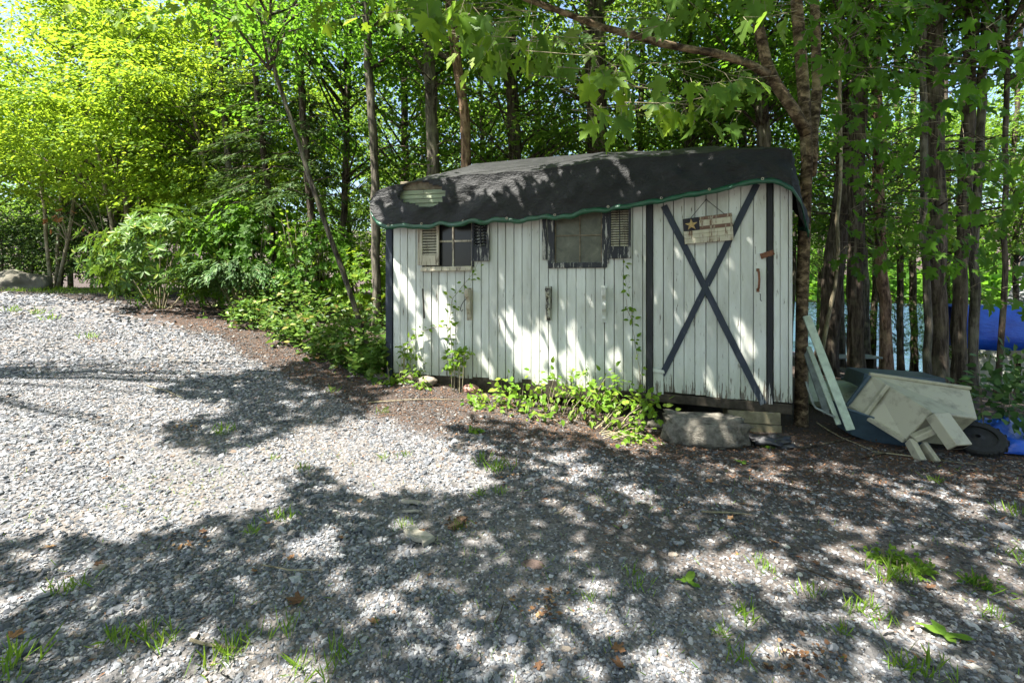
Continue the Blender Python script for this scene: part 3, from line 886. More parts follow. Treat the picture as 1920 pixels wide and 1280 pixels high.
# ------------------------------------------------------------------ foliage tools
def halfleaf(pts, fold, curl=0.0):
    """mirror a half outline about the midrib into two folded faces"""
    v = [(x, y, fold * abs(y) - 0.06 * x * x - (curl * (x * x + 1.6 * y * y) if curl else 0)) for x, y in pts]
    n = len(v)
    mid = [(x, -y, z) for (x, y, z) in v[1:-1]]
    V = v + mid
    f1 = tuple(range(n))
    f2 = tuple([0] + [n - 1] + [n + k for k in range(len(mid) - 1, -1, -1)])
    return np.array(V, float), [f1, f2]
T_RHOMB = halfleaf([(0, 0), (0.42, 0.32), (1, 0)], 0.25)
T_OVATE = halfleaf([(0, 0), (0.22, 0.26), (0.55, 0.27), (1, 0)], 0.25)
T_LONG = halfleaf([(0, 0), (0.3, 0.13), (0.7, 0.13), (1, 0)], 0.3)
T_SPRIG = halfleaf([(0, 0), (0.35, 0.13), (1, 0)], 0.1)
T_BLADE = halfleaf([(0, 0), (0.2, 0.025), (1, 0)], 0.3)
T_MAPLE = halfleaf([(0, 0), (-.09, .10), (-.07, .22), (.02, .40), (.10, .31), (.20, .28), (.30, .41), (.36, .52), (.52, .62), (.50, .48), (.60, .42), (.51, .29), (.47, .18), (.62, .21), (.70, .29), (.76, .17), (1, 0)], 0.30, 0.22)

def unit(a):
    return a / np.maximum(np.linalg.norm(a, axis=-1, keepdims=True), 1e-9)

def leaves(name, pos, ax, nr, size, tmpl, mat, parent=None):
    V, Fs = tmpl
    pos = np.asarray(pos, float); ax = unit(np.asarray(ax, float))
    nr = np.asarray(nr, float); nr = unit(nr - ax * (nr * ax).sum(-1, keepdims=True))
    sd_ = np.cross(nr, ax)
    size = np.asarray(size, float).reshape(-1, 1, 1)
    W = pos[:, None] + size * (V[None, :, 0:1] * ax[:, None] + V[None, :, 1:2] * sd_[:, None] + V[None, :, 2:3] * nr[:, None])
    n, k = len(pos), len(V)
    idx = np.concatenate([np.array(f) for f in Fs]); per = np.array([len(f) for f in Fs])
    I = (np.arange(n)[:, None] * k + idx[None]).ravel()
    me = bpy.data.meshes.new(name)
    np_mesh(me, W.reshape(-1, 3), I, np.tile(per, n))
    o = link(name, me, M[mat], parent)
    o['kind'] = 'stuff'
    return o

def rnd_dir(n, up=0.0):
    d = rng.normal(0, 1, (n, 3)); d[:, 2] += up
    return unit(d)

def sprays(centers, outs, rad, per, leafsize, droop=0.35, thick=0.07, tilt=0.35):
    """flat, slightly drooping sprays of leaves; returns pos, axis, normal, size"""
    P, A, Nn, Sz = [], [], [], []
    for c, o in zip(centers, outs):
        n = int(per * rng.uniform(0.6, 1.4))
        r = rad * rng.uniform(0.6, 1.25)
        q = rng.uniform(0, 2 * math.pi, n); rr = r * np.sqrt(rng.random(n))
        off = np.stack([np.cos(q) * rr, np.sin(q) * rr, rng.normal(0, thick, n) - droop * rr * rr / max(r, .1)], -1)
        # elongated along the branch direction
        along = (off @ o)[:, None] * o[None]
        off = off + along * 0.5
        tl = rng.normal(0, 0.18, 2)
        off[:, 2] += off[:, 0] * tl[0] + off[:, 1] * tl[1]
        a = unit(off * np.array([1, 1, 0.4]) + o * 0.5 * r + rng.normal(0, 0.35 * r, (n, 3))) - np.array([0, 0, 0.35])
        nn = np.array([0, 0, 1.0]) + rng.normal(0, tilt, (n, 3))
        P.append(c + off); A.append(a); Nn.append(nn); Sz.append(leafsize * rng.uniform(0.6, 1.25, n))
    return np.concatenate(P), np.concatenate(A), np.concatenate(Nn), np.concatenate(Sz)

def crown_maple(R_, H, ns, per, ls, hollow=0.35, rad=0.75):
    cs, os_ = [], []
    for i in range(ns):
        q = rng.uniform(0, 2 * math.pi); t = rng.random()
        prof = math.sin(math.pi * min(1, 0.12 + 0.88 * t)) ** 0.6
        r = R_ * prof * (hollow + (1 - hollow) * math.sqrt(rng.random()))
        cs.append((math.cos(q) * r, math.sin(q) * r, t * H)); os_.append((math.cos(q), math.sin(q), 0))
    return np.array(cs), np.array(os_), sprays(np.array(cs), np.array(os_), rad, per, ls)

def crown_hemlock(R_, H, nb, per, ls):
    P, A, Nn, Sz, tips = [], [], [], [], []
    for i in range(nb):
        t = (i + rng.random()) / nb
        q = rng.uniform(0, 2 * math.pi); L = R_ * (1 - 0.75 * t) * rng.uniform(0.65, 1.1)
        o = np.array([math.cos(q), math.sin(q), 0]); s = np.array([-o[1], o[0], 0])
        n = int(per * rng.uniform(.7, 1.3) * max(0.35, L / R_))
        u = rng.random(n) ** 0.7
        w = (rng.random(n) - .5) * 2 * 0.28 * L * (1.05 - u)
        z = t * H + 0.12 * L * u - 0.38 * L * u * u - 0.25 * np.abs(w) + rng.normal(0, 0.025, n)
        P.append(o * (L * u)[:, None] + s * w[:, None] + np.array([0, 0, 1]) * z[:, None])
        A.append(o + s * (np.sign(w) * rng.uniform(.4, 1.4, n))[:, None] + np.stack([0*z, 0*z, -0.35 - rng.random(n) * .4], -1) + rng.normal(0, .2, (n, 3)))
        Nn.append(np.array([0, 0, 1.0]) + rng.normal(0, .3, (n, 3))); Sz.append(ls * rng.uniform(.6, 1.4, n))
        tips.append((o * L * .85, t * H, L))
    return tips, (np.concatenate(P), np.concatenate(A), np.concatenate(Nn), np.concatenate(Sz))

# crown shapes shared between trees (mesh data only)
CR = {}
def proto(name, arr, tmpl, mat, twigs=None, bk='bark_dark'):
    o = leaves('crown', *arr, tmpl, mat)
    C.objects.unlink(o)
    tw = None
    if twigs:
        mb = MB()
        for t in twigs: mb.tube(*t, n=4, cap=False)
        tw = mb.build('limbs', M[bk], None)
        C.objects.unlink(tw)
    CR[name] = (o.data, tw.data if tw else None)
    bpy.data.objects.remove(o)
    if tw: bpy.data.objects.remove(tw)
def limb_to(c, H, r0=0.03, base=None):
    c = Vector(c); z = max(-0.4, c.z - 0.55 * math.hypot(c.x, c.y) - 0.2)
    a = Vector((0, 0, z)) if base is None else Vector(base)
    m_ = a.lerp(c, 0.55) + Vector((random.uniform(-.15, .15), random.uniform(-.15, .15), 0.18))
    return ([a, m_, c], [r0, r0 * 0.6, r0 * 0.2])
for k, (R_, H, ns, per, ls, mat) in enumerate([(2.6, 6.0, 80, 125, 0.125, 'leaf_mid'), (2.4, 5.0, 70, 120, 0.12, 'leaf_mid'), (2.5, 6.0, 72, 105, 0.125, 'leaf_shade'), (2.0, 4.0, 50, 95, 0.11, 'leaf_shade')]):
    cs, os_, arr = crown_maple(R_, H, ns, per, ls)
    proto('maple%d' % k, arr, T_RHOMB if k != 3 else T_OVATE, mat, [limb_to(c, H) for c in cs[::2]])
cs, os_, arr = crown_maple(2.9, 5.6, 105, 200, 0.115, 0.3, 0.8)
proto('maple_big', arr, T_OVATE, 'leaf_maple', [limb_to(c, 5.6) for c in cs[::3]])
for k, (R_, H, nb, per, ls) in enumerate([(2.3, 8.0, 70, 190, 0.17), (1.9, 6.0, 55, 170, 0.15)]):
    tips, arr = crown_hemlock(R_, H, nb, per, ls)
    proto('hemlock%d' % k, arr, T_SPRIG, 'leaf_hemlock', [([Vector((0, 0, z)), Vector((o[0] * .5, o[1] * .5, z + .05 * L)), Vector((o[0], o[1], z - .16 * L))], [0.018, .012, .004]) for o, z, L in tips])
# bare dead lower branches of the conifers
mbz = MB()
for i in range(26):
    q = random.uniform(0, 6.28); z = random.uniform(0, 5); L = random.uniform(.5, 1.7)
    p0 = Vector((0, 0, z)); p1 = Vector((math.cos(q) * L * .5, math.sin(q) * L * .5, z + .06)); p2 = Vector((math.cos(q) * L, math.sin(q) * L, z - .12 * L))
    mbz.tube([p0, p1, p2], [.016, .010, .003], n=4, cap=False)
    for j in range(3):
        b0 = p0.lerp(p2, random.uniform(.35, .9)); mbz.tube([b0, b0 + Vector((random.uniform(-.3, .3), random.uniform(-.3, .3), random.uniform(-.2, .1)))], [.005, .002], n=3, cap=False)
o_ = mbz.build('dead_branches', M['bark_dark']); C.objects.unlink(o_); DEADB = o_.data; bpy.data.objects.remove(o_)

def put_crown(root, key, off, scale, rz=None, part='crown'):
    lm, tm = CR[key]
    rz = random.uniform(0, 6.28) if rz is None else rz
    for nm, d in ((part, lm), ('limbs', tm)):
        if d is None: continue
        o = link(nm, d, None, root)
        o.location = off; o.rotation_euler = (0, 0, rz)
        o.scale = (scale, scale, scale) if not hasattr(scale, '__len__') else scale

def trunk_pts(px, Y, ztop=None, dY=0.0):
    """polyline of photo pixels at depth Y, carried down to the ground and up to ztop"""
    w = [at(x, y, Y + dY * i) for i, (x, y) in enumerate(px)]
    a, b_ = w[0], w[1]
    g = gz(a.x, a.y)
    if a.z > g:
        d = (a - b_); k = (a.z - g + 0.08) / max(1e-3, (b_.z - a.z))
        foot = a + d * k * (1 if abs(d.x) * k < 0.8 else 0.3); foot.z = g - 0.08; foot.y = Y
        w.insert(0, foot)
    else:
        w[0].z = g - 0.05
    if ztop and w[-1].z < ztop:
        d = (w[-1] - w[-2]); k = (ztop - w[-1].z) / max(.3, d.z)
        e = w[-1] + d * min(k, 4.0) ; e.z = ztop
        w.append(e)
    return w
def refine(w, step=0.45, wob=0.02, seed=0):
    rs = random.Random(seed); out = [w[0]]
    for a, b_ in zip(w[:-1], w[1:]):
        n = max(1, int((b_ - a).length / step))
        for i in range(1, n + 1):
            q = a.lerp(b_, i / n)
            if i < n: q = q + Vector((rs.uniform(-wob, wob), rs.uniform(-wob, wob), 0))
            out.append(q)
    return out
TREES = 0
def tree(name, label, px, Y, r0, r1, bk, ztop, crowns=(), group=None, cat='tree', dY=0.0, n=12, flare=1.35, dead=None, wob=0.02, extra=None):
    global TREES; TREES += 1
    w = refine(trunk_pts(px, Y, ztop, dY), 0.4, wob, TREES)
    base = w[0]
    root = empty(name, tuple(base)); tag(root, label, cat, group)
    loc = [p_ - base for p_ in w]
    L = len(loc)
    rad = [(r0 + (r1 - r0) * i / (L - 1)) * (1 + (flare - 1) * math.exp(-max(0, loc[i].z - 0.05) / 0.22)) for i in range(L)]
    mb = MB().tube(loc, rad, n, wob=0.10, seed=TREES)
    if extra: extra(mb, base, loc)
    mb.build('trunk', M[bk], root, smooth_=True)
    for key, z, sc in crowns:
        # centre the crown on the trunk at its foot height
        q = min(loc, key=lambda p_: abs(p_.z - z))
        put_crown(root, key, (q.x, q.y, z), sc)
    if dead:
        o = link('dead_branches', DEADB, None, root); o['kind'] = 'stuff'; q = min(loc, key=lambda p_: abs(p_.z - dead)); o.location = (q.x, q.y, dead); o.rotation_euler = (0, 0, random.uniform(0, 6))
    return root

# ------------------------------------------------------------------ trees
G_BACK = 'trees standing right behind the shed'
tree('pine_tree', 'straight dark grey trunk behind the shed, beside the shaggy reddish one', [(812, 330), (806, 90), (803, 0)], 9.6, 0.135, 0.11, 'bark_grey', 12, [('maple2', 5.5, 1.0)], dead=2.5)
tree('cherry_tree', 'shaggy reddish brown trunk rising behind the tarp roof', [(874, 310), (866, 180), (849, 60), (843, 0)], 8.9, 0.105, 0.085, 'bark_red', 11, [('maple0', 5.6, 0.9)], wob=0.03)
tree('pine_tree', 'dark trunk behind the shed roof, between the reddish trunk and the thickest trunk', [(966, 300), (958, 150), (955, 0)], 10.8, 0.15, 0.12, 'bark_dark', 13, [('maple1', 3.6, 1.0)], dead=2.5)
tree('pine_tree', 'thickest straight trunk standing behind the middle of the shed roof', [(1119, 290), (1117, 120), (1114, 0)], 10.2, 0.22, 0.19, 'bark_dark', 14, [('maple0', 5.4, 1.1)], dead=2.2)
tree('birch_tree', 'slim trunk with pale patches just left of the tarp corner', [(704, 480), (702, 300), (690, 80), (684, 0)], 9.4, 0.085, 0.065, 'bark_grey', 11, [('maple3', 5.6, 1.1)])
tree('young_maple', 'slender pale sapling leaning left out of the ground cover by the shed', [(682, 625), (660, 560), (600, 390), (560, 265), (520, 150), (505, 90)], 7.0, 0.042, 0.026, 'bark_grey', 5.5, [('maple3', 4.6, 0.8)], flare=1.1, wob=0.012)
for i, (px, Y, r0, bk, zt, cr) in enumerate([
    ([(598, 520), (575, 300), (560, 100)], 10.5, 0.085, 'bark_dark', 11, [('hemlock1', 2.6, 0.85)]),
    ([(640, 500), (650, 260), (655, 40)], 11.5, 0.08, 'bark_dark', 12, [('maple2', 3.5, 0.95)]),
    ([(520, 520), (500, 330), (480, 150)], 11.0, 0.07, 'bark_dark', 10, [('hemlock1', 2.4, 0.9)]),
    ([(455, 520), (430, 330), (415, 160)], 12.0, 0.08, 'bark_grey', 10, [('hemlock0', 1.6, 0.8)]),
    ([(760, 330), (758, 100), (755, 0)], 13.0, 0.10, 'bark_dark', 13, [('maple0', 3.4, 1.0)]),
    ([(905, 320), (900, 100), (897, 0)], 13.5, 0.06, 'bark_grey', 12, [('maple3', 3.6, 1.1)]),
    ([(1012, 320), (1005, 130), (1000, 0)], 14.0, 0.09, 'bark_grey', 13, [('maple1', 3.2, 1.0)]),
    ([(1200, 300), (1204, 100), (1207, 0)], 13.0, 0.08, 'bark_dark', 13, [('maple0', 3.4, 1.0)]),
    ([(1292, 300), (1290, 120), (1288, 0)], 11.5, 0.15, 'bark_dark', 13, [('maple0', 4.6, 0.95)]),
    ([(1330, 300), (1328, 120), (1325, 0)], 12.0, 0.11, 'bark_grey', 12, [('maple3', 3.2, 1.2)]),
    ([(1392, 300), (1388, 120), (1386, 0)], 13.0, 0.12, 'bark_grey', 13, [('maple2', 3.4, 1.0)]),
    ([(1432, 300), (1428, 130), (1425, 0)], 9.5, 0.14, 'bark_grey', 12, [('maple1', 5.0, 0.9)]),
]):
    tree('slim_tree', 'slim trunk in the dim wood behind the shed', px, Y, r0, r0 * .75, bk, zt, cr, 'slim trunks in the wood behind the shed', dead=2.0 if i % 2 else None)

# tree hard against the right end of the shed, with the limb that reaches over it
def fork(mb, base, loc):
    def seg(px, Y, r, dY=0.0, n=10):
        w = refine([at(x, y, Y + dY * i) - base for i, (x, y) in enumerate(px)], 0.25, 0.012, int(px[0][0]))
        mb.tube(w, [r[0] + (r[1] - r[0]) * i / (len(w) - 1) for i in range(len(w))], n, wob=0.08, seed=int(px[1][0]))
    seg([(1512, 250), (1490, 210), (1455, 160), (1438, 120), (1420, 40), (1412, -30), (1400, -220)], 5.15, (0.062, 0.038), -0.05)
    seg([(1440, 140), (1400, 118), (1340, 100), (1240, 82), (1130, 52), (1060, 25), (985, -2), (900, -50), (800, -120)], 5.0, (0.042, 0.020), -0.09)
    seg([(1520, 330), (1530, 200), (1530, 60), (1524, -40), (1520, -250)], 5.3, (0.055, 0.04), 0.03)
own = tree('birch_tree', 'mottled tan trunk pressed against the right end of the shed, forked above the roof', [(1502, 780), (1503, 600), (1508, 430), (1513, 300), (1507, 180), (1498, 60), (1494, 0)], 5.18, 0.062, 0.052, 'bark_birch', 7.5, [], flare=1.2, n=12, extra=fork, wob=0.008)

G_R = None
right = [
    ('broad dark trunk leaning over right of the shed, behind the boards', [(1550, 665), (1562, 520), (1585, 330), (1600, 150)], 8.6, 0.22, 0.15, 'bark_dark', 12, [('maple0', 6.0, .9)]),
    ('tall dark trunk standing beside the leaning broad one', [(1606, 690), (1604, 500), (1607, 300), (1612, 100), (1618, 0)], 8.0, 0.145, 0.13, 'bark_dark', 13, [('maple2', 6.0, 1.0)]),
    ('thin pale stem crossing in front of the leaning broad trunk', [(1536, 690), (1552, 600), (1572, 470), (1577, 300), (1575, 190)], 6.4, 0.032, 0.022, 'bark_sapling', 5.8, [('maple3', 4.4, 0.6)]),
    ('sunlit reddish grey trunk with a wide foot in the wood by the lake', [(1662, 695), (1660, 600), (1652, 500), (1648, 380)], 11.0, 0.155, 0.11, 'bark_red', 11, [('maple3', 3.4, 0.9)]),
    ('thick grooved trunk growing behind the tipped cart', [(1757, 722), (1760, 600), (1757, 400), (1752, 200), (1748, 0)], 7.2, 0.16, 0.125, 'bark_dark', 14, [('hemlock1', 6.4, .9)]),
    ('thin mossy grey trunk touching the thick grooved trunk', [(1741, 722), (1738, 560), (1733, 380), (1733, 200), (1728, 0)], 7.05, 0.062, 0.05, 'bark_grey', 10, [('maple3', 5.0, 0.8)]),
    ('dark trunk of the pair in front of the blue covered boat', [(1796, 730), (1800, 560), (1808, 380), (1815, 180), (1820, 0)], 7.4, 0.12, 0.09, 'bark_dark', 13, [('maple1', 6.2, 0.8)]),
    ('pale barked trunk of the pair in front of the blue covered boat', [(1823, 730), (1826, 600), (1828, 430), (1838, 240), (1850, 0)], 7.6, 0.08, 0.06, 'bark_grey', 12, [('maple2', 6.0, 0.8)]),
    ('thin twin stem standing before the blue boat cover', [(1872, 700), (1882, 560), (1885, 380), (1888, 150), (1892, 0)], 7.0, 0.045, 0.035, 'bark_dark', 11, [('maple3', 5.0, 0.9)]),
]
for lab, px, Y, r0, r1, bk, zt, cr in right:
    tree('tall_tree', lab, px, Y, r0 * .8, r1 * .78, bk, zt, cr, dead=None if r0 < .07 else 2.6)
for i, (x, yb, Y, r0) in enumerate([(1576, 690, 14, .10), (1622, 690, 13, .10), (1640, 690, 18, .11), (1688, 690, 14, .085), (1712, 690, 18, .12), (1776, 690, 16, .08), (1905, 690, 12, .06), (1960, 700, 9, .11), (1990, 700, 13, .12), (2060, 700, 11, .13)]):
    tree('shore_tree', 'slim trunk on the slope down to the lake', [(x, 560), (x + random.uniform(-10, 10), 300), (x + random.uniform(-16, 16), 80)], Y, r0, r0 * .7, random.choice(['bark_dark', 'bark_dark', 'bark_grey']), 12,
         [(random.choice(['maple0', 'maple1', 'maple1']), random.uniform(3.4, 6.0), random.uniform(.7, 1.0))] if i % 3 != 1 else [], 'slim trunks on the slope to the lake', dead=2.0 if i % 3 == 0 else None)

# bright maples over the drive at the left
for i, (X, Y, lean, zc, sc, key) in enumerate([(-7.6, 13.2, -.5, 2.5, 0.95, 'maple_big'), (-10.6, 13.4, -.3, 2.6, 1.0, 'maple_big'), (-13.8, 14.6, .3, 2.7, 1.1, 'maple_big'), (-9.4, 16.8, 0, 3.4, 1.25, 'maple_big'), (-15.5, 18.5, 0, 3.2, 1.35, 'maple_big')]):
    g = gz(X, Y)
    root = empty('maple_tree', (X, Y, g)); tag(root, 'sunlit yellow green maple spreading over the far end of the drive', 'tree', 'sunlit maples beside the drive')
    mb = MB()
    for j in range(3):
        q = 2.1 * j + i; e = Vector((math.cos(q) * .9 + lean, math.sin(q) * .5, zc + 3.2))
        mb.tube(refine([Vector((math.cos(q) * .06, math.sin(q) * .06, -.1)), Vector((math.cos(q) * .35 + lean * .3, math.sin(q) * .2, zc * .6)), e], .4, .02, i * 7 + j), [0.075 - 0.06 * k / 14 for k in range(15)] if False else 0.05, 8)
    mb.build('trunk', M['bark_sapling'], root, smooth_=True)
    put_crown(root, key, (lean, 0, zc - g * 0.0), sc)

# wood filling the view behind: rows of trees with crowns that come low
rt = random.Random(21)
cnt = 0
def far_tree(X, Y, key, zc, sc, r0):
    global cnt
    g = gz(X, Y)
    if g < -2.5: return
    root = empty('wood_tree', (X, Y, g - .05))
    tag(root, 'leafy tree deep in the surrounding wood', 'tree', 'trees deep in the surrounding wood')
    w = refine([Vector((0, 0, 0)), Vector((rt.uniform(-.3, .3), rt.uniform(-.2, .2), zc + 2.5)), Vector((rt.uniform(-.5, .5), 0, zc + 6 * sc))], 1.2, .05, cnt)
    MB().tube(w, [r0 * (1 - .5 * i / (len(w) - 1)) for i in range(len(w))], 8, wob=.08).build('trunk', M[rt.choice(['bark_dark', 'bark_grey'])], root, smooth_=True)
    put_crown(root, key, (w[len(w)//2].x, 0, zc), sc, rt.uniform(0, 6.28))
    cnt += 1
for row, (Y, n, zc, sc) in enumerate([(16, 6, (1.2, 3.5), 1.05), (20, 7, (0.6, 3.0), 1.15), (25, 8, (0.3, 3.0), 1.3), (31, 8, (0.2, 4.0), 1.5)]):
    for i in range(n):
        X = -1.15 * Y + (1.15 * Y + 0.55 * Y) * (i + rt.random() * .8) / n
        far_tree(X, Y + rt.uniform(-1.3, 1.3), rt.choice(['maple0', 'maple1', 'maple2', 'maple0', 'hemlock0', 'maple2']), rt.uniform(*zc), sc * rt.uniform(.85, 1.15), rt.uniform(.09, .16))
for i in range(9):
    far_tree(rt.uniform(9, 26), rt.uniform(12, 24), rt.choice(['maple0', 'maple1', 'hemlock0']), rt.uniform(3.5, 6), rt.uniform(.9, 1.2), rt.uniform(.09, .15))
# unseen trees added behind the viewer to cut the light of the open sky
for (X_, Y_) in ((-2.5, -8), (2.5, -7), (7.5, -6.5), (11, -4.5), (0.5, -10.5)):
    far_tree(X_, Y_, rt.choice(['maple0', 'maple1', 'maple2', 'maple_big']), rt.uniform(1.8, 3.2), rt.uniform(1.15, 1.45), rt.uniform(.1, .16))
# young growth along the shore, between the trunks
for i in range(7):
    Y_ = rt.uniform(14, 20); X_ = Y_ * rt.uniform(.62, 1.0)
    if gz(X_, Y_) < -2.4: continue
    root = empty('shore_sapling', (X_, Y_, gz(X_, Y_))); tag(root, 'bright leafy sapling growing between the lakeside trunks', 'sapling', 'saplings between the lakeside trunks')
    MB().tube([Vector((0, 0, -.05)), Vector((.08, 0, 1.0)), Vector((-.05, .05, 2.2))], [.025, .018, .008], 6, cap=False).build('trunk', M['bark_sapling'], root)
    put_crown(root, rt.choice(['maple1', 'maple3', 'maple3']), (0, 0, .9), rt.uniform(.34, .5), rt.uniform(0, 6.28))
# far shore
n = 26000
q = rng.uniform(-0.15, 1.35, n); r_ = rng.uniform(152, 190, n)
X = np.sin(q) * r_; Y = np.cos(q) * r_
P = np.stack([X, Y, terrain(X, Y) + rng.gamma(2.0, 3.4, n) * (0.6 + .4 * np.sin(q * 60))], -1)
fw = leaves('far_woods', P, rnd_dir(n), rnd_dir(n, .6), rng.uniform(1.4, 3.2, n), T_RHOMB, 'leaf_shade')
tag(fw, 'distant wooded shore across the lake', 'woods', kind='stuff')

# ------------------------------------------------------------------ shrubs at the edge of the drive
def whorl_bush(name, label, base, rx, ry, h, nw, ls, mat, tm=T_LONG, per=9, cat='shrub', up=0.35, low=0.0, stems=14, group=None):
    root = empty(name, tuple(base)); tag(root, label, cat, group)
    P, A, Nn, Sz, tips = [], [], [], [], []
    for i in range(nw):
        d = rnd_dir(1, 0.35)[0]
        k = rng.uniform(0.5, 1.0) ** 0.6
        c = np.array([d[0] * rx * k, d[1] * ry * k, h * (0.5 + 0.5 * d[2] * k) * rng.uniform(.9, 1.08)])
        c[2] = max(c[2], 0.06 + low)
        bump_ = 1 + 0.16 * math.sin(5 * math.atan2(d[1], d[0]) + 3 * d[2]); c[:2] *= bump_
        w = unit(np.array([d[0], d[1], d[2] * .6 + up])[None])[0]
        n = int(per * rng.uniform(.7, 1.3))
        a = unit(np.cross(w, rng.normal(0, 1, 3))[None])[0]; b2 = np.cross(w, a)
        q = np.linspace(0, 2 * math.pi, n, endpoint=False) + rng.random()
        ax = np.cos(q)[:, None] * a + np.sin(q)[:, None] * b2 + w * rng.uniform(0.05, .6, n)[:, None]
        P.append(c + ax * .012); A.append(ax); Nn.append(np.tile(w, (n, 1)) + rng.normal(0, .15, (n, 3))); Sz.append(ls * rng.uniform(.65, 1.2, n))
        tips.append(c)
    leaves('foliage', np.concatenate(P), np.concatenate(A), np.concatenate(Nn), np.concatenate(Sz), tm, mat, root)
    mb = MB()
    for c in random.sample(tips, min(len(tips), stems)):
        c = Vector(c); mb.tube([Vector((c.x * .12, c.y * .12, -.05)), Vector((c.x * .5, c.y * .5, c.z * .55)), c], [.016, .011, .004], 5, cap=False)
    mb.build('stems', M['bark_sapling'], root)
    return root
b1 = ground_px(300, 578)
whorl_bush('rhododendron_bush', 'tall rhododendron with whorls of glossy leaves at the drive edge', b1, 1.45, 1.1, 2.15, 330, 0.17, 'leaf_rhodo')
b2 = ground_px(215, 556)
whorl_bush('rhododendron_bush', 'low rhododendron sprawling onto the drive before the taller one', (b2.x, b2.y + .3, gz(b2.x, b2.y + .3)), 0.95, 0.8, 1.25, 130, 0.16, 'leaf_rhodo')
b3 = ground_px(430, 602)
def droop_bush(name, label, base, rx, ry, h, n, ls, mat, tm):
    root = empty(name, tuple(base)); tag(root, label, 'shrub')
    ns = 46; P, A, Nn, Sz = [], [], [], []; mb = MB()
    for i in range(ns):
        q = rng.uniform(0, 6.28); L = rng.uniform(.55, 1.1)
        u_ = np.linspace(0.05, 1, 12)
        cx, cy = math.cos(q) * rx * L, math.sin(q) * ry * L
        hh = h * rng.uniform(.75, 1.1)
        pts = np.stack([cx * u_, cy * u_, hh * (1.9 * u_ - 1.45 * u_ * u_) / 0.62 * .62 + .02], -1)
        mb.tube([Vector(p_) for p_ in pts], [.008 * (1 - .8 * t) for t in u_], 4, cap=False)
        m_ = n // ns
        t = rng.uniform(.25, 1, m_); ip = np.stack([np.interp(t, u_, pts[:, k]) for k in range(3)], -1)
        d = np.array([math.cos(q), math.sin(q), 0.0])
        P.append(ip + rng.normal(0, .03, (m_, 3))); A.append(d + np.array([0, 0, -.75]) + rng.normal(0, .45, (m_, 3))); Nn.append(d * .6 + np.array([0, 0, .9]) + rng.normal(0, .25, (m_, 3))); Sz.append(ls * rng.uniform(.6, 1.25, m_))
    leaves('foliage', np.concatenate(P), np.concatenate(A), np.concatenate(Nn), np.concatenate(Sz), tm, mat, root)
    mb.build('stems', M['bark_sapling'], root)
droop_bush('arching_shrub', 'low arching shrub with drooping grey green leaves beside the rhododendron', b3 + Vector((0, .35, .03)), 1.5, .9, 1.75, 4200, 0.13, 'leaf_grey', T_LONG)
b4 = ground_px(355, 585)
whorl_bush('leafy_shrub', 'dense mid green shrub between rhododendron and arching shrub', (b4.x, b4.y + 1.0, gz(b4.x, b4.y + 1)), 1.0, .9, 2.2, 420, 0.09, 'leaf_shade', T_OVATE, 7)
for i, (x, y, dy, rx, h, nw, lab, mat) in enumerate([
    (480, 612, 1.6, 1.2, 2.6, 520, 'airy green shrub rising behind the arching shrub', 'leaf_shade'),
    (600, 630, 1.6, 1.0, 2.1, 420, 'airy green shrub behind the leaning sapling', 'leaf_shade'),
    (690, 640, 1.7, .8, 1.6, 300, 'small green shrub filling the corner beside the shed', 'leaf_maple'),
    (540, 620, 2.8, 1.4, 3.4, 520, 'tall loose shrub deep behind the many-stemmed bush', 'leaf_maple'),
    (380, 600, 3.2, 1.7, 3.4, 520, 'tall loose shrub deep behind the rhododendron', 'leaf_maple'),
]):
    g_ = ground_px(x, y); Yb = g_.y + dy; Xb = (x - CX) / F * Yb
    whorl_bush('wild_shrub', lab, (Xb, Yb, gz(Xb, Yb)), rx, rx * .8, h, nw, 0.10, mat, T_OVATE, 7, low=.15)
# many-stemmed pale bush
g_ = ground_px(566, 600)
root = empty('stemmy_bush', tuple(g_)); tag(root, 'bush of many thin pale upright stems by the leaning sapling', 'shrub')
mb = MB(); P = []
for i in range(17):
    x0 = random.uniform(-.22, .22); dx = random.uniform(-.45, .5); h = random.uniform(1.5, 2.4)
    pts = [Vector((x0, random.uniform(-.15, .15), -.05)), Vector((x0 + dx * .35, random.uniform(-.2, .2), h * .5)), Vector((x0 + dx, random.uniform(-.3, .3), h))]
    mb.tube(refine(pts, .3, .015, i), .009, 5)
    for k in range(34):
        t = random.uniform(.25, 1.05); q = pts[0].lerp(pts[1], t * 2) if t < .5 else pts[1].lerp(pts[2], t * 2 - 1)
        P.append(q + Vector((random.gauss(0, .09), random.gauss(0, .09), random.gauss(0, .06))))
mb.build('stems', M['bark_sapling'], root)
P = np.array(P); n = len(P)
leaves('foliage', P, rnd_dir(n) * np.array([1, 1, .4]), rnd_dir(n, 1.5), rng.uniform(.05, .11, n), T_OVATE, 'leaf_weed', root)

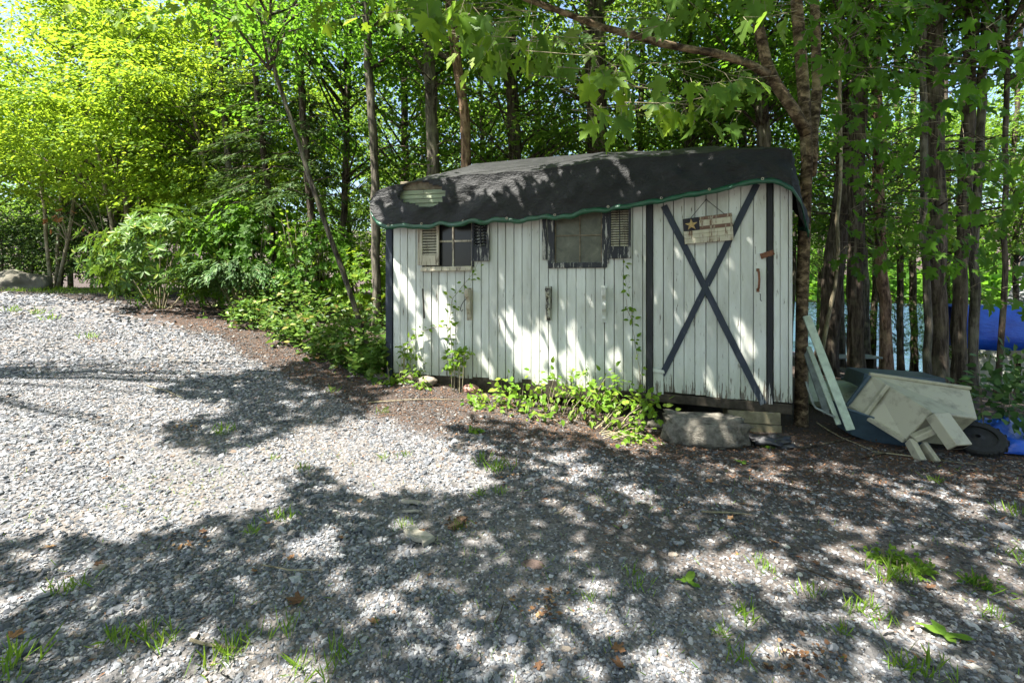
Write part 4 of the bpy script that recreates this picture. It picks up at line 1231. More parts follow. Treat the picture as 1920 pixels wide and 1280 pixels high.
# hedge and boulder at the far end of the drive
def blob_hedge(name, label, x0, x1, Y, h, n, mat, depth=1.2, cat='hedge'):
    a, b_ = (x0 - CX) / F * Y, (x1 - CX) / F * Y
    xm = (a + b_) / 2; g = gz(xm, Y)
    root = empty(name, (xm, Y, g)); tag(root, label, cat)
    X = rng.uniform(a - xm, b_ - xm, n); t = rng.random(n) ** .6; Yj = rng.normal(0, depth * .35, n)
    hh = h * (1 - .12 * np.sin(X * 1.7) - .1 * np.sin(X * 4.1 + 1)) * (1 - .3 * (Yj / depth) ** 2)
    P = np.stack([X, Yj, hh * t + .12], -1)
    leaves('foliage', P, np.stack([rng.normal(0, 1, n), rng.normal(-.5, 1, n), rng.normal(-.5, .35, n)], -1), rnd_dir(n, 1.2), rng.uniform(.12, .24, n), T_SPRIG, mat, root)
    mb = MB()
    for i in range(7):
        xx = (a - xm) * .9 + (b_ - a) * .9 * i / 6
        mb.tube([Vector((xx, 0, -.1)), Vector((xx + .1, 0, h * .5)), Vector((xx - .05, 0, h * .85))], [.05, .035, .015], 6, cap=False)
    mb.build('stems', M['bark_dark'], root)
blob_hedge('hemlock_hedge', 'dark trimmed hemlock hedge across the far end of the drive', -190, 190, 15.2, 2.2, 9000, 'leaf_hemlock')
simple('rock', (0.13, 0.12, 0.095), 0.9, 0.4, 3, 0.7, 0.03, 0.15)
def boulder(name, label, base, sx, sy, sz, seed, mat='rock', rz=0.0, cat='rock', group=None, rough=.28, cut=None):
    bm = bmesh.new(); bmesh.ops.create_icosphere(bm, subdivisions=4, radius=1)
    for v_ in bm.verts:
        k = 1 + rough * noise.fractal(v_.co * 1.1 + Vector((seed * 3.1, seed, 0)), 1.0, 2.0, 4)
        co = v_.co * k
        if cut:
            co = Vector([math.copysign(min(abs(c_), 1) ** cut, c_) for c_ in co]) * (1 + rough * .6 * noise.fractal(v_.co * 3 + Vector((seed, 0, 0)), 1.0, 2.0, 3))
        v_.co = Vector((co.x * sx, co.y * sy, co.z * sz))
    me = bpy.data.meshes.new(name); bm.to_mesh(me); bm.free()
    me.polygons.foreach_set('use_smooth', [True] * len(me.polygons))
    o = link(name, me, M[mat]); o.location = base; o.rotation_euler = (0, 0, rz)
    return tag(o, label, cat, group)
bX, bY = (20 - CX) / F * 13.6, 13.6
boulder('boulder', 'big smooth grey boulder at the far end of the drive before the hedge', (bX, bY, gz(bX, bY) + .1), 1.0, .6, .45, 2)
# orange pink bush behind the rhododendron
g_ = ground_px(330, 580); Yb = g_.y + 3.6; Xb = (205 - CX) / F * Yb
whorl_bush('feathery_shrub', 'feathery shrub with orange pink tips beneath the bright maples', (Xb, Yb, gz(Xb, Yb) + 1.3), 1.5, .8, 2.0, 150, 0.12, 'leaf_grey', T_BLADE, 14)
whorl_bush('flowering_shrub', 'small orange leaved sprays beneath the bright maples', (Xb - .9, Yb - .3, gz(Xb, Yb) + 1.5), .8, .4, .8, 9, 0.10, 'leaf_pink', T_OVATE, 8)

# ------------------------------------------------------------------ canopy overhead: what shades the drive and the shed
def inside(px, poly):
    x, y = px[:, 0], px[:, 1]; r = np.zeros(len(px), bool); n = len(poly)
    for i in range(n):
        (x0, y0), (x1, y1) = poly[i], poly[(i + 1) % n]
        with np.errstate(divide='ignore', invalid='ignore'):
            r ^= ((y0 > y) != (y1 > y)) & (x < (x1 - x0) * (y - y0) / (y1 - y0 + 1e-12) + x0)
    return r
SHADE = [
    [(285, 722), (420, 702), (520, 688), (640, 660), (700, 640), (760, 690), (735, 735), (700, 770), (650, 800), (560, 800), (500, 830), (420, 850), (360, 848), (320, 835), (300, 800), (400, 775), (460, 758), (330, 748)],
    [(-900, 985), (0, 1000), (110, 1015), (330, 992), (440, 962), (530, 935), (520, 895), (610, 872), (700, 935), (760, 905), (840, 925), (905, 930), (935, 905), (880, 862), (830, 810), (860, 778), (1000, 800), (1100, 815), (1240, 860), (1215, 760), (1500, 700), (2300, 700), (2300, 1900), (-900, 1900)],
]
LIT = [
    [(160, 1290), (262, 1203), (360, 1222), (500, 1200), (548, 1188), (552, 1235), (645, 1262), (660, 1290)],
    [(120, 1160), (235, 1128), (335, 1106), (340, 1116), (240, 1142), (140, 1172)],
    [(0, 1120), (60, 1108), (130, 1050), (160, 1058), (80, 1128), (0, 1150)],
    [(520, 1020), (580, 1000), (640, 1005), (620, 1035), (540, 1040)],
    [(680, 1120), (740, 1100), (770, 1130), (740, 1160), (700, 1170)],
    [(690, 1190), (730, 1185), (740, 1205), (705, 1212)], [(780, 1150), (820, 1165), (800, 1200), (760, 1190)],
    [(880, 1215), (940, 1195), (1000, 1210), (1040, 1250), (960, 1262), (900, 1250)],
    [(985, 1100), (1040, 1085), (1050, 1120), (1010, 1140)],
    [(1080, 1095), (1180, 1085), (1230, 1105), (1150, 1112)], [(1070, 1150), (1130, 1140), (1190, 1165), (1140, 1180)],
    [(1170, 1215), (1260, 1200), (1320, 1235), (1300, 1290), (1180, 1290)],
    [(1270, 1065), (1330, 1020), (1450, 1030), (1500, 1050), (1490, 1090), (1530, 1110), (1500, 1140), (1430, 1100), (1340, 1090)],
    [(1540, 1030), (1610, 1015), (1640, 1060), (1700, 1110), (1660, 1120), (1600, 1080)],
    [(1560, 1140), (1640, 1120), (1700, 1160), (1790, 1210), (1760, 1225), (1650, 1180)],
    [(1750, 1090), (1800, 1100), (1900, 1165), (1880, 1175), (1800, 1135)], [(1440, 1195), (1520, 1170), (1560, 1200), (1500, 1230)],
    [(1600, 1240), (1700, 1230), (1760, 1270), (1660, 1290)], [(1850, 1225), (1920, 1240), (1920, 1280)], [(1880, 1030), (1930, 1010), (1930, 1060)],
    [(1400, 880), (1480, 885), (1510, 908), (1440, 905)], [(1530, 862), (1590, 875), (1585, 890), (1540, 880)], [(1610, 895), (1690, 900), (1700, 918), (1640, 915)],
    [(1745, 915), (1830, 935), (1900, 955), (1830, 955), (1760, 935)], [(1590, 935), (1620, 938), (1615, 948), (1595, 945)],
    [(1130, 915), (1200, 905), (1260, 935), (1200, 940)], [(1050, 880), (1110, 870), (1130, 895), (1070, 905)], [(1010, 850), (1080, 840), (1100, 860), (1040, 870)], [(1300, 870), (1350, 862), (1370, 875), (1320, 885)],
    [(1180, 835), (1230, 830), (1240, 845), (1190, 850)], [(700, 1000), (760, 960), (800, 950), (770, 985)],
    [(1540, 985), (1580, 975), (1600, 990), (1560, 998)], [(1340, 935), (1380, 930), (1390, 942), (1350, 946)],
]
WALL_LIT = [
    [(742, 455), (752, 490), (768, 540), (790, 600), (800, 640), (790, 645), (768, 590), (752, 560), (744, 520)],
    [(780, 640), (796, 660), (800, 700), (786, 690)], [(800, 545), (812, 560), (830, 600), (850, 660), (842, 668), (820, 610), (802, 580)], [(820, 550), (834, 575), (838, 600), (826, 580)],
    [(845, 595), (856, 620), (868, 650), (862, 650), (850, 625)], [(905, 660), (912, 680), (925, 715), (918, 712), (906, 690)],
    [(932, 594), (950, 612), (965, 650), (985, 690), (975, 690), (955, 650), (940, 620)],
    [(948, 590), (975, 615), (990, 640), (992, 612), (1010, 618), (1030, 636), (1052, 655), (1066, 690), (1075, 740), (1000, 740), (985, 690), (965, 640)],
    [(1060, 620), (1070, 612), (1082, 630), (1096, 670), (1112, 745), (1100, 745), (1086, 690), (1068, 650)],
    [(1136, 628), (1146, 640), (1160, 670), (1166, 702), (1156, 692), (1144, 660)], [(1190, 690), (1200, 690), (1212, 715), (1205, 715)],
    [(1392, 440), (1402, 420), (1412, 425), (1414, 460), (1404, 465), (1395, 455)], [(1366, 485), (1378, 477), (1388, 490), (1380, 505), (1368, 505)], [(1358, 500), (1363, 497), (1361, 508)],
    [(1384, 590), (1392, 605), (1410, 620), (1416, 650), (1408, 655), (1394, 640)], [(1326, 708), (1336, 705), (1342, 728), (1334, 748)], [(1408, 692), (1420, 708), (1436, 735), (1436, 760), (1420, 740)], [(1282, 655), (1290, 670), (1292, 690), (1284, 675)], [(1376, 555), (1384, 565), (1382, 580)],
]
TARP_LIT = [[(720, 372), (745, 352), (760, 350), (750, 400), (725, 405)], [(840, 335), (1000, 318), (1010, 345), (988, 400), (880, 405), (862, 370)], [(1055, 315), (1065, 312), (1068, 335), (1058, 335)], [(1030, 345), (1045, 380), (1040, 395), (1028, 370)], [(1085, 330), (1095, 345), (1092, 355)],
    [(1120, 300), (1155, 302), (1160, 325), (1145, 322)], [(1175, 340), (1185, 350), (1186, 368), (1178, 362)], [(1315, 300), (1335, 298), (1345, 325), (1365, 330), (1365, 350), (1320, 355), (1310, 330)], [(1270, 330), (1285, 338), (1280, 345)], [(1425, 300), (1440, 290), (1445, 310), (1430, 318)],
    [(1120, 282), (1150, 280), (1150, 290), (1120, 290)], [(1240, 275), (1300, 272), (1300, 284), (1240, 285)], [(700, 410), (720, 400), (725, 425), (705, 420)]]

cz_P, cz_G = [], []
def add_shade(P, per, h0, h1, jit, grp):
    """leaves on the sunward line above each shaded point"""
    n = len(P)
    k = rng.poisson(per, n)
    Q = np.repeat(P, k, axis=0)
    m_ = len(Q)
    h = rng.uniform(h0, h1, m_)
    # leaves gather on a few layered levels
    h = h0 + (h1 - h0) * (np.floor((h - h0) / (h1 - h0) * 5) + rng.normal(.5, .16, m_)) / 5
    t = (h - Q[:, 2]) / SUNV[2]
    L = Q + SUNV[None] * t[:, None] + rng.normal(0, jit, (m_, 3)) * np.array([1, 1, .4])
    # keep leaves out of the photo's frame; lift those that would hang into it
    px = proj(L)
    bad = (px[:, 1] > -25) & (px[:, 0] > -60) & (px[:, 0] < 1980)
    L = L[~bad]
    cz_P.append(L); cz_G.append(np.full(len(L), grp))
st = 0.12
X, Y = np.meshgrid(np.arange(-9, 8.5, st), np.arange(0.9, 11.5, st)); X = X.ravel() + rng.normal(0, .03, X.size); Y = Y.ravel() + rng.normal(0, .03, Y.size)
GP = np.stack([X, Y, terrain(X, Y)], -1)
px = proj(GP)
sh = np.zeros(len(GP), bool)
for pl in SHADE: sh |= inside(px, pl)
for pl in LIT: sh &= ~inside(px, pl)
# behind the front of the shed the ground takes its shade from the wood
rel = (X - LX) * NI[0] + (Y - LY) * NI[1]; al = (X - LX) * DV[0] + (Y - LY) * DV[1]
sh &= ~((rel > 0) & (al > 0) & (al < WID))
dap = nz(X, Y, 7.0, 2.0) + .6 * nz(X, Y, 15.0, 4.0)
sh &= dap < np.where((px[:, 0] < 790) & (px[:, 1] < 870), 0.7, 0.9)
a_ = sh & (px[:, 0] < 790) & (px[:, 1] < 870)
add_shade(GP[a_], 7.5, 6.6, 8.6, .045, 0)
b_m = sh & ~a_
add_shade(GP[b_m & (Y < 3.4)], 6.5, 4.8, 8.0, .045, 1)
add_shade(GP[b_m & (Y >= 3.4)], 6.5, 5.6, 8.6, .045, 2)
nv = 1500
VP = np.stack([rng.uniform(2.9, 9.5, nv), rng.uniform(3.8, 9.5, nv), rng.uniform(0, 1.2, nv)], -1)
VP = VP[nz(VP[:, 0], VP[:, 1], 3.0, 9.0) < .55]
add_shade(VP, 1.6, 6.0, 9.0, .1, 2)
VP = np.stack([rng.uniform(2.9, 4.6, 2600), rng.uniform(3.9, 5.6, 2600), rng.uniform(0, 1.0, 2600)], -1)
add_shade(VP[nz(VP[:, 0], VP[:, 1] + VP[:, 2], 6.0, 3.0) < .62], 1.6, 5.6, 8.4, .05, 2)
# wall and tarp
U, Zw = np.meshgrid(np.arange(-.1, WID + .1, .06), np.arange(.25, 2.95, .08))
U = U.ravel() + rng.normal(0, .015, U.size); Zw = Zw.ravel() + rng.normal(0, .02, Zw.size)
WP = np.stack([LX + U * DV[0] - .02 * NI[0], LY + U * DV[1] - .02 * NI[1], Zw], -1)
px = proj(WP); lit = np.zeros(len(WP), bool)
for pl in WALL_LIT + TARP_LIT: lit |= inside(px, pl)
add_shade(WP[~lit], 2.6, 4.35, 5.8, .02, 3)
UU, VV = np.meshgrid(np.arange(-.1, WID + .1, .12), np.arange(.1, 1.4, .12)); UU = UU.ravel(); VV = VV.ravel()
TP = np.stack([LX + UU * DV[0] + VV * NI[0], LY + UU * DV[1] + VV * NI[1], np.full(UU.size, 3.0)], -1)
add_shade(TP[nz(TP[:, 0], TP[:, 1], 4.0, 1.0) < 0.62], 4.0, 6.0, 8.4, .05, 2)
CP = np.concatenate(cz_P); CG = np.concatenate(cz_G)
# drop leaves whose shadow would land in a sunlit patch of wall or drive
def shadow_ok(L):
    ok = np.ones(len(L), bool)
    t = ((L[:, 0] - LX) * NI[0] + (L[:, 1] - LY) * NI[1]) / (SUNV[0] * NI[0] + SUNV[1] * NI[1])
    Wp = L - SUNV[None] * t[:, None]
    on = (t > 0) & (Wp[:, 2] > .3) & (Wp[:, 2] < 2.95)
    for off in ((0, 0), (.05, 0), (-.05, 0), (0, .05), (0, -.05), (.035, .035), (-.035, -.035), (.035, -.035), (-.035, .035)):
        L2 = L + np.array([off[0], off[1], 0])
        tt = ((L2[:, 0] - LX) * NI[0] + (L2[:, 1] - LY) * NI[1]) / (SUNV[0] * NI[0] + SUNV[1] * NI[1])
        q = proj(L2 - SUNV[None] * tt[:, None])
        for pl in WALL_LIT + TARP_LIT: ok &= ~(on & inside(q, pl))
    z = np.zeros(len(L))
    for _ in range(4):
        t2 = (L[:, 2] - z) / SUNV[2]; Gp = L - SUNV[None] * t2[:, None]; z = terrain(Gp[:, 0], Gp[:, 1])
    hit = on & (t > 0) & (Wp[:, 0] > LX) & (Wp[:, 0] < RX)
    q = proj(np.stack([Gp[:, 0], Gp[:, 1], z], -1))
    shd = np.zeros(len(L), bool)
    for pl in SHADE: shd |= inside(q, pl)
    for pl in LIT: shd &= ~inside(q, pl)
    vis = (q[:, 0] > -100) & (q[:, 0] < 2000) & (q[:, 1] > 545) & (q[:, 1] < 1350)
    ok &= ~(vis & ~shd & ~hit)
    return ok
k_ = shadow_ok(CP); CP, CG = CP[k_], CG[k_]
def canopy(root, P, base, trunk_top, nl, size, tm, mat, bk, r0):
    n = len(P)
    leaves('crown', P - base, rng.normal(0, 1, (n, 3)) * np.array([1, 1, .35]) - np.array([0, 0, .25]), np.array([0, 0, 1.0]) + SUNV * .5 + rng.normal(0, .3, (n, 3)), size * rng.uniform(.7, 1.25, n), tm, mat, root)
    mb = MB()
    cs = P[rng.choice(n, min(nl, n), replace=False)] - base
    for c in cs:
        c = Vector(c); d = c - Vector(trunk_top)
        m_ = Vector(trunk_top) + d * .5 + Vector((0, 0, .35))
        mb.tube([Vector(trunk_top), m_, c], [r0, r0 * .55, r0 * .15], 5, cap=False)
    mb.build('limbs', M[bk], root)['kind'] = 'stuff'
maples = []
for g_i, (base, th, lab) in enumerate([((-10.2, 3.4), 5.4, 'tall maple beside the drive that throws the wide shadow left of the shed'), ((-4.6, -1.6), 4.6, 'spreading maple behind the viewer that dapples the near gravel')]):
    base = np.array([base[0], base[1], gz(*base)])
    root = empty('maple_tree', tuple(base)); tag(root, lab, 'tree'); maples.append(root)
    MB().tube(refine([Vector((0, 0, -.1)), Vector((.1, .1, th * .5)), Vector((.25, .15, th)), Vector((.5, .3, th + 2))], .5, .02, g_i), .13, 10, wob=.06).build('trunk', M['bark_grey'], root, smooth_=True)
    canopy(root, CP[CG == g_i], base, (.25, .15, th), 26, .135, T_OVATE, 'leaf_maple', 'bark_grey', .035)
canopy(own, CP[CG == 2], np.array(own.location), (-0.1, -0.15, 5.2), 40, .13, T_OVATE, 'leaf_maple', 'bark_birch', .03)
canopy(own, CP[CG == 3], np.array(own.location), (-0.1, -0.15, 5.2), 10, .10, T_OVATE, 'leaf_maple', 'bark_birch', .02)

# maple leaves that hang into the top of the picture, close by
LEAF_ME = {}
def hang(cl, mat, root, seed, single=0):
    rs = random.Random(seed)
    P, A, Nn, Sz = [], [], [], []; mb = MB()
    for (x0, x1, y0, y1, Y, n, s) in cl:
        hub = at((x0 + x1) / 2, y0 - 20, Y + .05)
        for i in range(n):
            x, y = rs.uniform(x0, x1), y0 + (y1 - y0) * rs.random() ** 0.8
            p_ = at(x, y, Y + rs.uniform(-.25, .35))
            stem = p_ + Vector((rs.uniform(-.05, .05), rs.uniform(-.03, .06), rs.uniform(.04, .09)))
            P.append(p_); A.append((rs.uniform(-.8, .8), rs.uniform(-.6, .4), -rs.uniform(.25, 1.0))); Nn.append((rs.uniform(-.5, .5), -rs.uniform(.1, 1.0), rs.uniform(.3, 1.1))); Sz.append(s * rs.uniform(.7, 1.2))
            mb.tube([p_, stem], .0012, 3, cap=False)
            if i % 4 == 0: mb.tube([stem, stem + Vector((rs.uniform(-.25, .25), rs.uniform(0, .15), rs.uniform(.03, .12))), stem + Vector((rs.uniform(-.5, .5), rs.uniform(0, .3), rs.uniform(.1, .2)))], [.0012, .0018, .0024], 4, cap=False)
    b0 = Vector(root.location)
    for q in range(len(mb.v)): mb.v[q] = tuple(Vector(mb.v[q]) - b0)
    P = np.array([tuple(p_ - b0) for p_ in P]); A = np.array(A); Nn = np.array(Nn); Sz = np.array(Sz)
    order = np.argsort(-Sz / (P[:, 1] + b0.y)); one, rest = order[:single], order[single:]
    if len(one):
        if mat not in LEAF_ME:
            o = leaves('leaf', [[0, 0, 0]], [[1, 0, 0]], [[0, 0, 1]], [1.0], T_MAPLE, mat); LEAF_ME[mat] = o.data; bpy.data.objects.remove(o)
        for i in one:
            x_ = Vector(A[i]).normalized(); z_ = Vector(Nn[i]); z_ = (z_ - x_ * z_.dot(x_)).normalized(); y_ = z_.cross(x_)
            o = link('leaf', LEAF_ME[mat], None, root)
            mt_ = Matrix((x_, y_, z_)).transposed().to_4x4() @ Matrix.Scale(float(Sz[i]), 4); mt_.translation = Vector(P[i])
            o.matrix_basis = mt_
    if len(rest): leaves('hanging_leaves', P[rest], A[rest], Nn[rest], Sz[rest], T_MAPLE, mat, root)
    mb.build('twigs', M['bark_sapling'], root)['kind'] = 'stuff'
hang([(1108, 1170, 110, 230, 2.5, 13, .125), (1150, 1190, 100, 200, 2.6, 8, .11), (1225, 1400, 140, 245, 2.9, 26, .12), (1330, 1440, 130, 190, 3.0, 9, .12), (800, 910, -10, 40, 2.3, 12, .13), (910, 1080, -10, 130, 3.3, 34, .125), (840, 960, 50, 140, 3.2, 16, .12), (1000, 1120, 60, 130, 3.0, 12, .12), (1180, 1330, -10, 50, 3.2, 14, .12), (1380, 1480, -10, 60, 3.0, 14, .12)], 'leaf_mid', own, 4, 110)
hang([(1100, 1165, 140, 240, 2.4, 9, .12), (1228, 1300, 150, 235, 2.7, 9, .12), (790, 900, 0, 50, 2.4, 12, .13), (900, 1000, 40, 120, 2.9, 10, .12)], 'leaf_maple', own, 15, 40)
# dim maple boughs at the right, in front of the tall trunks
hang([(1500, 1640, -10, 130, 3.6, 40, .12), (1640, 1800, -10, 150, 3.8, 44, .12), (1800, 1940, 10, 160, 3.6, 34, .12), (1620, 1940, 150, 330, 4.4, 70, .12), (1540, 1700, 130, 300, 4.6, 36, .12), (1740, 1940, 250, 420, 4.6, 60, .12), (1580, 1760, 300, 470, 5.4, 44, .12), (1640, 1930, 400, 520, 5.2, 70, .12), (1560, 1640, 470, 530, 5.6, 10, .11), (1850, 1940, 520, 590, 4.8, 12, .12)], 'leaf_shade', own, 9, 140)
hang([(-20, 300, -10, 60, 6.5, 24, .12), (300, 620, -10, 45, 5.0, 26, .12), (600, 800, -10, 50, 4.5, 22, .12)], 'leaf_maple', maples[0], 12)

# ------------------------------------------------------------------ things round the shed
simple('step_stone', (0.19, 0.175, 0.145), 0.9, 0.6, 16, 1.0, 0.03, 0.15)
def px_on(x, y, Y): return at(x, y, Y)
a = px_on(1247, 838, 4.72); b_ = px_on(1394, 838, 4.55)
c_ = (a + b_) / 2
boulder('step_stone', 'rough blocky grey step stone lying below the shed door', (c_.x, c_.y, gz(c_.x, c_.y) + .115), .375, .19, .15, 4, 'step_stone', math.atan2(b_.y - a.y, b_.x - a.x), 'stone', rough=.34, cut=.42)
# stacked timbers under the right corner
for i, (x0, x1, y0, y1, lab) in enumerate([(1366, 1464, 767, 791, 'upper squared timber propping the shed corner'), (1362, 1466, 791.5, 818, 'lower squared timber propping the shed corner, resting on soil')]):
    (u0, z1), (u1, _) = uz(x0, y0, .02), uz(x1, y0, .02); z0 = uz(x0, y1, .02)[1]
    z1 = min(z1, .225) if i == 0 else z1
    mb = MB().box(0, u1 - u0, -.02, .30, 0, z1 - z0 - .002)
    p_ = shed_w(u0, 0, z0)
    o = mb.build('timber_block', M['yellow_wood'], None, bevel=.006); o.location = p_; o.rotation_euler = (0, 0, ANG + (.01 if i else -.015))
    tag(o, lab, 'timber')
# other props, mostly hidden
for u_ in (0.12, 1.5, 2.6):
    p_ = shed_w(u_, .25, 0); g = gz(p_[0], p_[1]); h = zbot(u_) - .2 - g
    if h > .03:
        pass
# pinkish stones at the foot of the wall
simple('pink_stone', (0.36, 0.20, 0.16), 0.85, 0.3, 8, 0.5, 0.01, 0.2)
simple('dull_red_stone', (0.12, 0.085, 0.072), 0.9, 0.4, 18, 0.5, 0.01, 0.2)
simple('pale_stone', (0.22, 0.185, 0.15), 0.85, 0.35, 8, 0.5, 0.01, 0.2)
for (x, y, r_, mt, lab) in [(883, 728, .10, 'pink_stone', 'flat pinkish stone tucked under the vine at the wall foot'), (909, 723, .065, 'pink_stone', 'round pink stone on edge against the wall foot'), (770, 706, .10, 'pale_stone', 'pale tan stone at the left foot of the shed'), (800, 715, .12, 'pale_stone', 'flat tan stone lying along the shed foot beside the small plant'), (712, 703, .08, 'pale_stone', 'small pale stone just outside the navy corner board'), (1120 + 110, 795, .09, 'rock', 'grey stone wedged beside the step stone')]:
    g_ = ground_px(x, y + 6); 
    u_ = (g_.x - LX) * NI[0] + (g_.y - LY) * NI[1]
    boulder('foot_stone', lab, (g_.x, g_.y, g_.z + r_ * .3), r_, r_ * .6, r_ * .55, int(x), mt, ANG, 'stone', rough=.2)
# crumpled black bag
g_ = ground_px(1448, 836)
simple('black_plastic', (0.012, 0.012, 0.014), 0.3, 0.3, 20, 0.6, 0.01, 0.5)
bg_ = boulder('plastic_bag', 'crumpled black plastic bag on the soil beside the propping timbers', (g_.x, g_.y, g_.z + .03), .17, .09, .07, 9, 'black_plastic', -.3, 'bag', rough=.9)

# ---- tipped cart
m, nt, p = nodes('beige_plastic')
v = geo_pos(nt)
c = mixc(nt, ramp(nt, tex(nt, v, 6, 6, 0.7), [(0.50, 0), (0.74, .8)]), (0.34, 0.32, 0.23), (0.07, 0.065, 0.045))  # dark stains are dirt, with mottled leaf shade put into the colour
nt.links.new(c, p.inputs['Base Color']); p.inputs['Roughness'].default_value = .55
bump(nt, p, tex(nt, v, 70, 3, .6), .25, .003)
simple('slate_plastic', (0.04, 0.065, 0.085), 0.45, 0.3, 8, 0.3, 0.004, 0.4)
simple('tyre_rubber', (0.018, 0.018, 0.018), 0.75, 0.4, 40, 0.4, 0.004, 0.3)
A0, A1, A2, A3 = at(1629, 701, 4.85), at(1818, 728, 4.66), at(1833, 784, 4.40), at(1747, 772, 4.22)
B2, B3 = at(1696, 826, 4.36), at(1588, 759, 4.86)
base = Vector((A3.x, A3.y + .1, gz(A3.x, A3.y)))
cart = empty('garden_cart', tuple(base)); tag(cart, 'beige plastic garden cart tipped on its nose among the junk right of the shed', 'cart')
def qd(pts): return [tuple(Vector(q) - base) for q in pts]
def slab(q, th, name, mat, parent, bevel=.016):
    """four corners thickened away from the camera"""
    q = [Vector(k) for k in q]; n_ = (q[1] - q[0]).cross(q[3] - q[0]).normalized()
    if n_.dot(Vector((0, 0, EYE)) - q[0]) > 0: n_ = -n_
    mb = MB().hexa(qd(q) + qd([k + n_ * th for k in q]))
    return mb.build(name, M[mat], parent, bevel=bevel, seg=3)
slab([A0, A1, A2, A3], .03, 'side_panel', 'beige_plastic', cart)
slab([A0, A3, B2, B3], .028, 'bottom_panel', 'beige_plastic', cart)
back = (A1 - A0)
D1_, D2_ = B3 + (A1 - A0) * .9, B2 + (A2 - A3) * .9
slab([A3, A2, D2_, B2], .025, 'nose_panel', 'beige_plastic', cart)
slab([A1, A0, B3, D1_], .02, 'tail_panel', 'beige_plastic', cart)
def bar(a, b_, w, h, name, mat, parent, up=Vector((0, 0, 1)), bevel=.005):
    d = (b_ - a).normalized(); s_ = d.cross(up).normalized() * w / 2; t_ = s_.cross(d).normalized() * h / 2
    c8 = [a - s_ - t_, a + s_ - t_, a + s_ + t_, a - s_ + t_, b_ - s_ - t_, b_ + s_ - t_, b_ + s_ + t_, b_ - s_ + t_]
    return MB().hexa(qd(c8)).build(name, M[mat], parent, bevel=bevel)
# rim along the two visible edges, mid ledge, handle cut-out
bar(A0 + Vector((0, -.01, .005)), A1 + Vector((0, -.01, .005)), .035, .03, 'rim', 'beige_plastic', cart)
bar(B3, B2, .03, .045, 'rim', 'beige_plastic', cart)
mL = A0.lerp(B3, .42); mR = A3.lerp(B2, .42)
bar(A0.lerp(A3, .30) + Vector((-.01, -.03, 0)), B3.lerp(B2, .30) + Vector((-.01, -.03, 0)), .05, .035, 'ledge', 'beige_plastic', cart)
bar(A0.lerp(A3, .04) + Vector((-.02, -.01, .0)), B3.lerp(B2, .02) + Vector((-.02, -.01, .0)), .03, .03, 'handle', 'slate_plastic', cart)
# legs
L0 = at(1757, 778, 4.20); L1 = at(1800, 838, 4.02)
bar(L0, L1, .16, .10, 'leg', 'beige_plastic', cart)
L2 = at(1706, 826, 4.28); L3 = at(1728, 866, 4.14); L4 = at(1756, 868, 4.12)
bar(L0.lerp(L1, .97), L0.lerp(L1, 1.004), .125, .068, 'leg_hollow_shade', 'gap_shade', cart, bevel=0)  # dark block painted as the shade inside a hollow leg end
bar(L2.lerp(L3, .97), L2.lerp(L3, 1.006), .03, .065, 'leg_hollow_shade', 'gap_shade', cart, bevel=0)
bar(L2, L3, .05, .09, 'leg', 'beige_plastic', cart)
bar(at(1730, 832, 4.26), L4, .04, .08, 'leg', 'beige_plastic', cart)
bar(at(1712, 822, 4.27), at(1762, 800, 4.2), .10, .05, 'leg_brace', 'beige_plastic', cart)
# wheel
wc = at(1833, 822, 4.42); ax_ = Vector((-.35, -.45, .95)).normalized()
e1 = ax_.cross(Vector((0, 1, 0))).normalized(); e2 = ax_.cross(e1)
def ring(mb, prof, n=28):
    vs = []
    for i in range(n):
        q = 2 * math.pi * i / n; r_ = e1 * math.cos(q) + e2 * math.sin(q)
        for (rad, d) in prof: vs.append(tuple(wc + r_ * rad + ax_ * d - base))
    k = len(prof)
    fs = [(i*k + j, ((i+1) % n)*k + j, ((i+1) % n)*k + (j+1) % k, i*k + (j+1) % k) for i in range(n) for j in range(k)]
    return mb.add(vs, fs)
wheel = ring(MB(), [(.135, -.03), (.185, -.032), (.198, -.015), (.198, .015), (.185, .032), (.135, .03)]).build('wheel', M['tyre_rubber'], cart)
ring(MB(), [(.02, -.022), (.134, -.012), (.134, .012), (.05, .02), (.02, .034)]).build('rim', M['tyre_rubber'], wheel)
for i in range(16):
    q = 2 * math.pi * i / 16; r_ = e1 * math.cos(q) + e2 * math.sin(q); t_ = ax_.cross(r_)
    c_ = wc + r_ * .199
    mb = MB().hexa(qd([c_ - t_*.012 - ax_*.026 - r_*.004, c_ + t_*.012 - ax_*.026 - r_*.004, c_ + t_*.012 + ax_*.026 - r_*.004, c_ - t_*.012 + ax_*.026 - r_*.004, c_ - t_*.010 - ax_*.024 + r_*.006, c_ + t_*.010 - ax_*.024 + r_*.006, c_ + t_*.010 + ax_*.024 + r_*.006, c_ - t_*.010 + ax_*.024 + r_*.006]))
    mb.build('tread_block', M['tyre_rubber'], wheel)

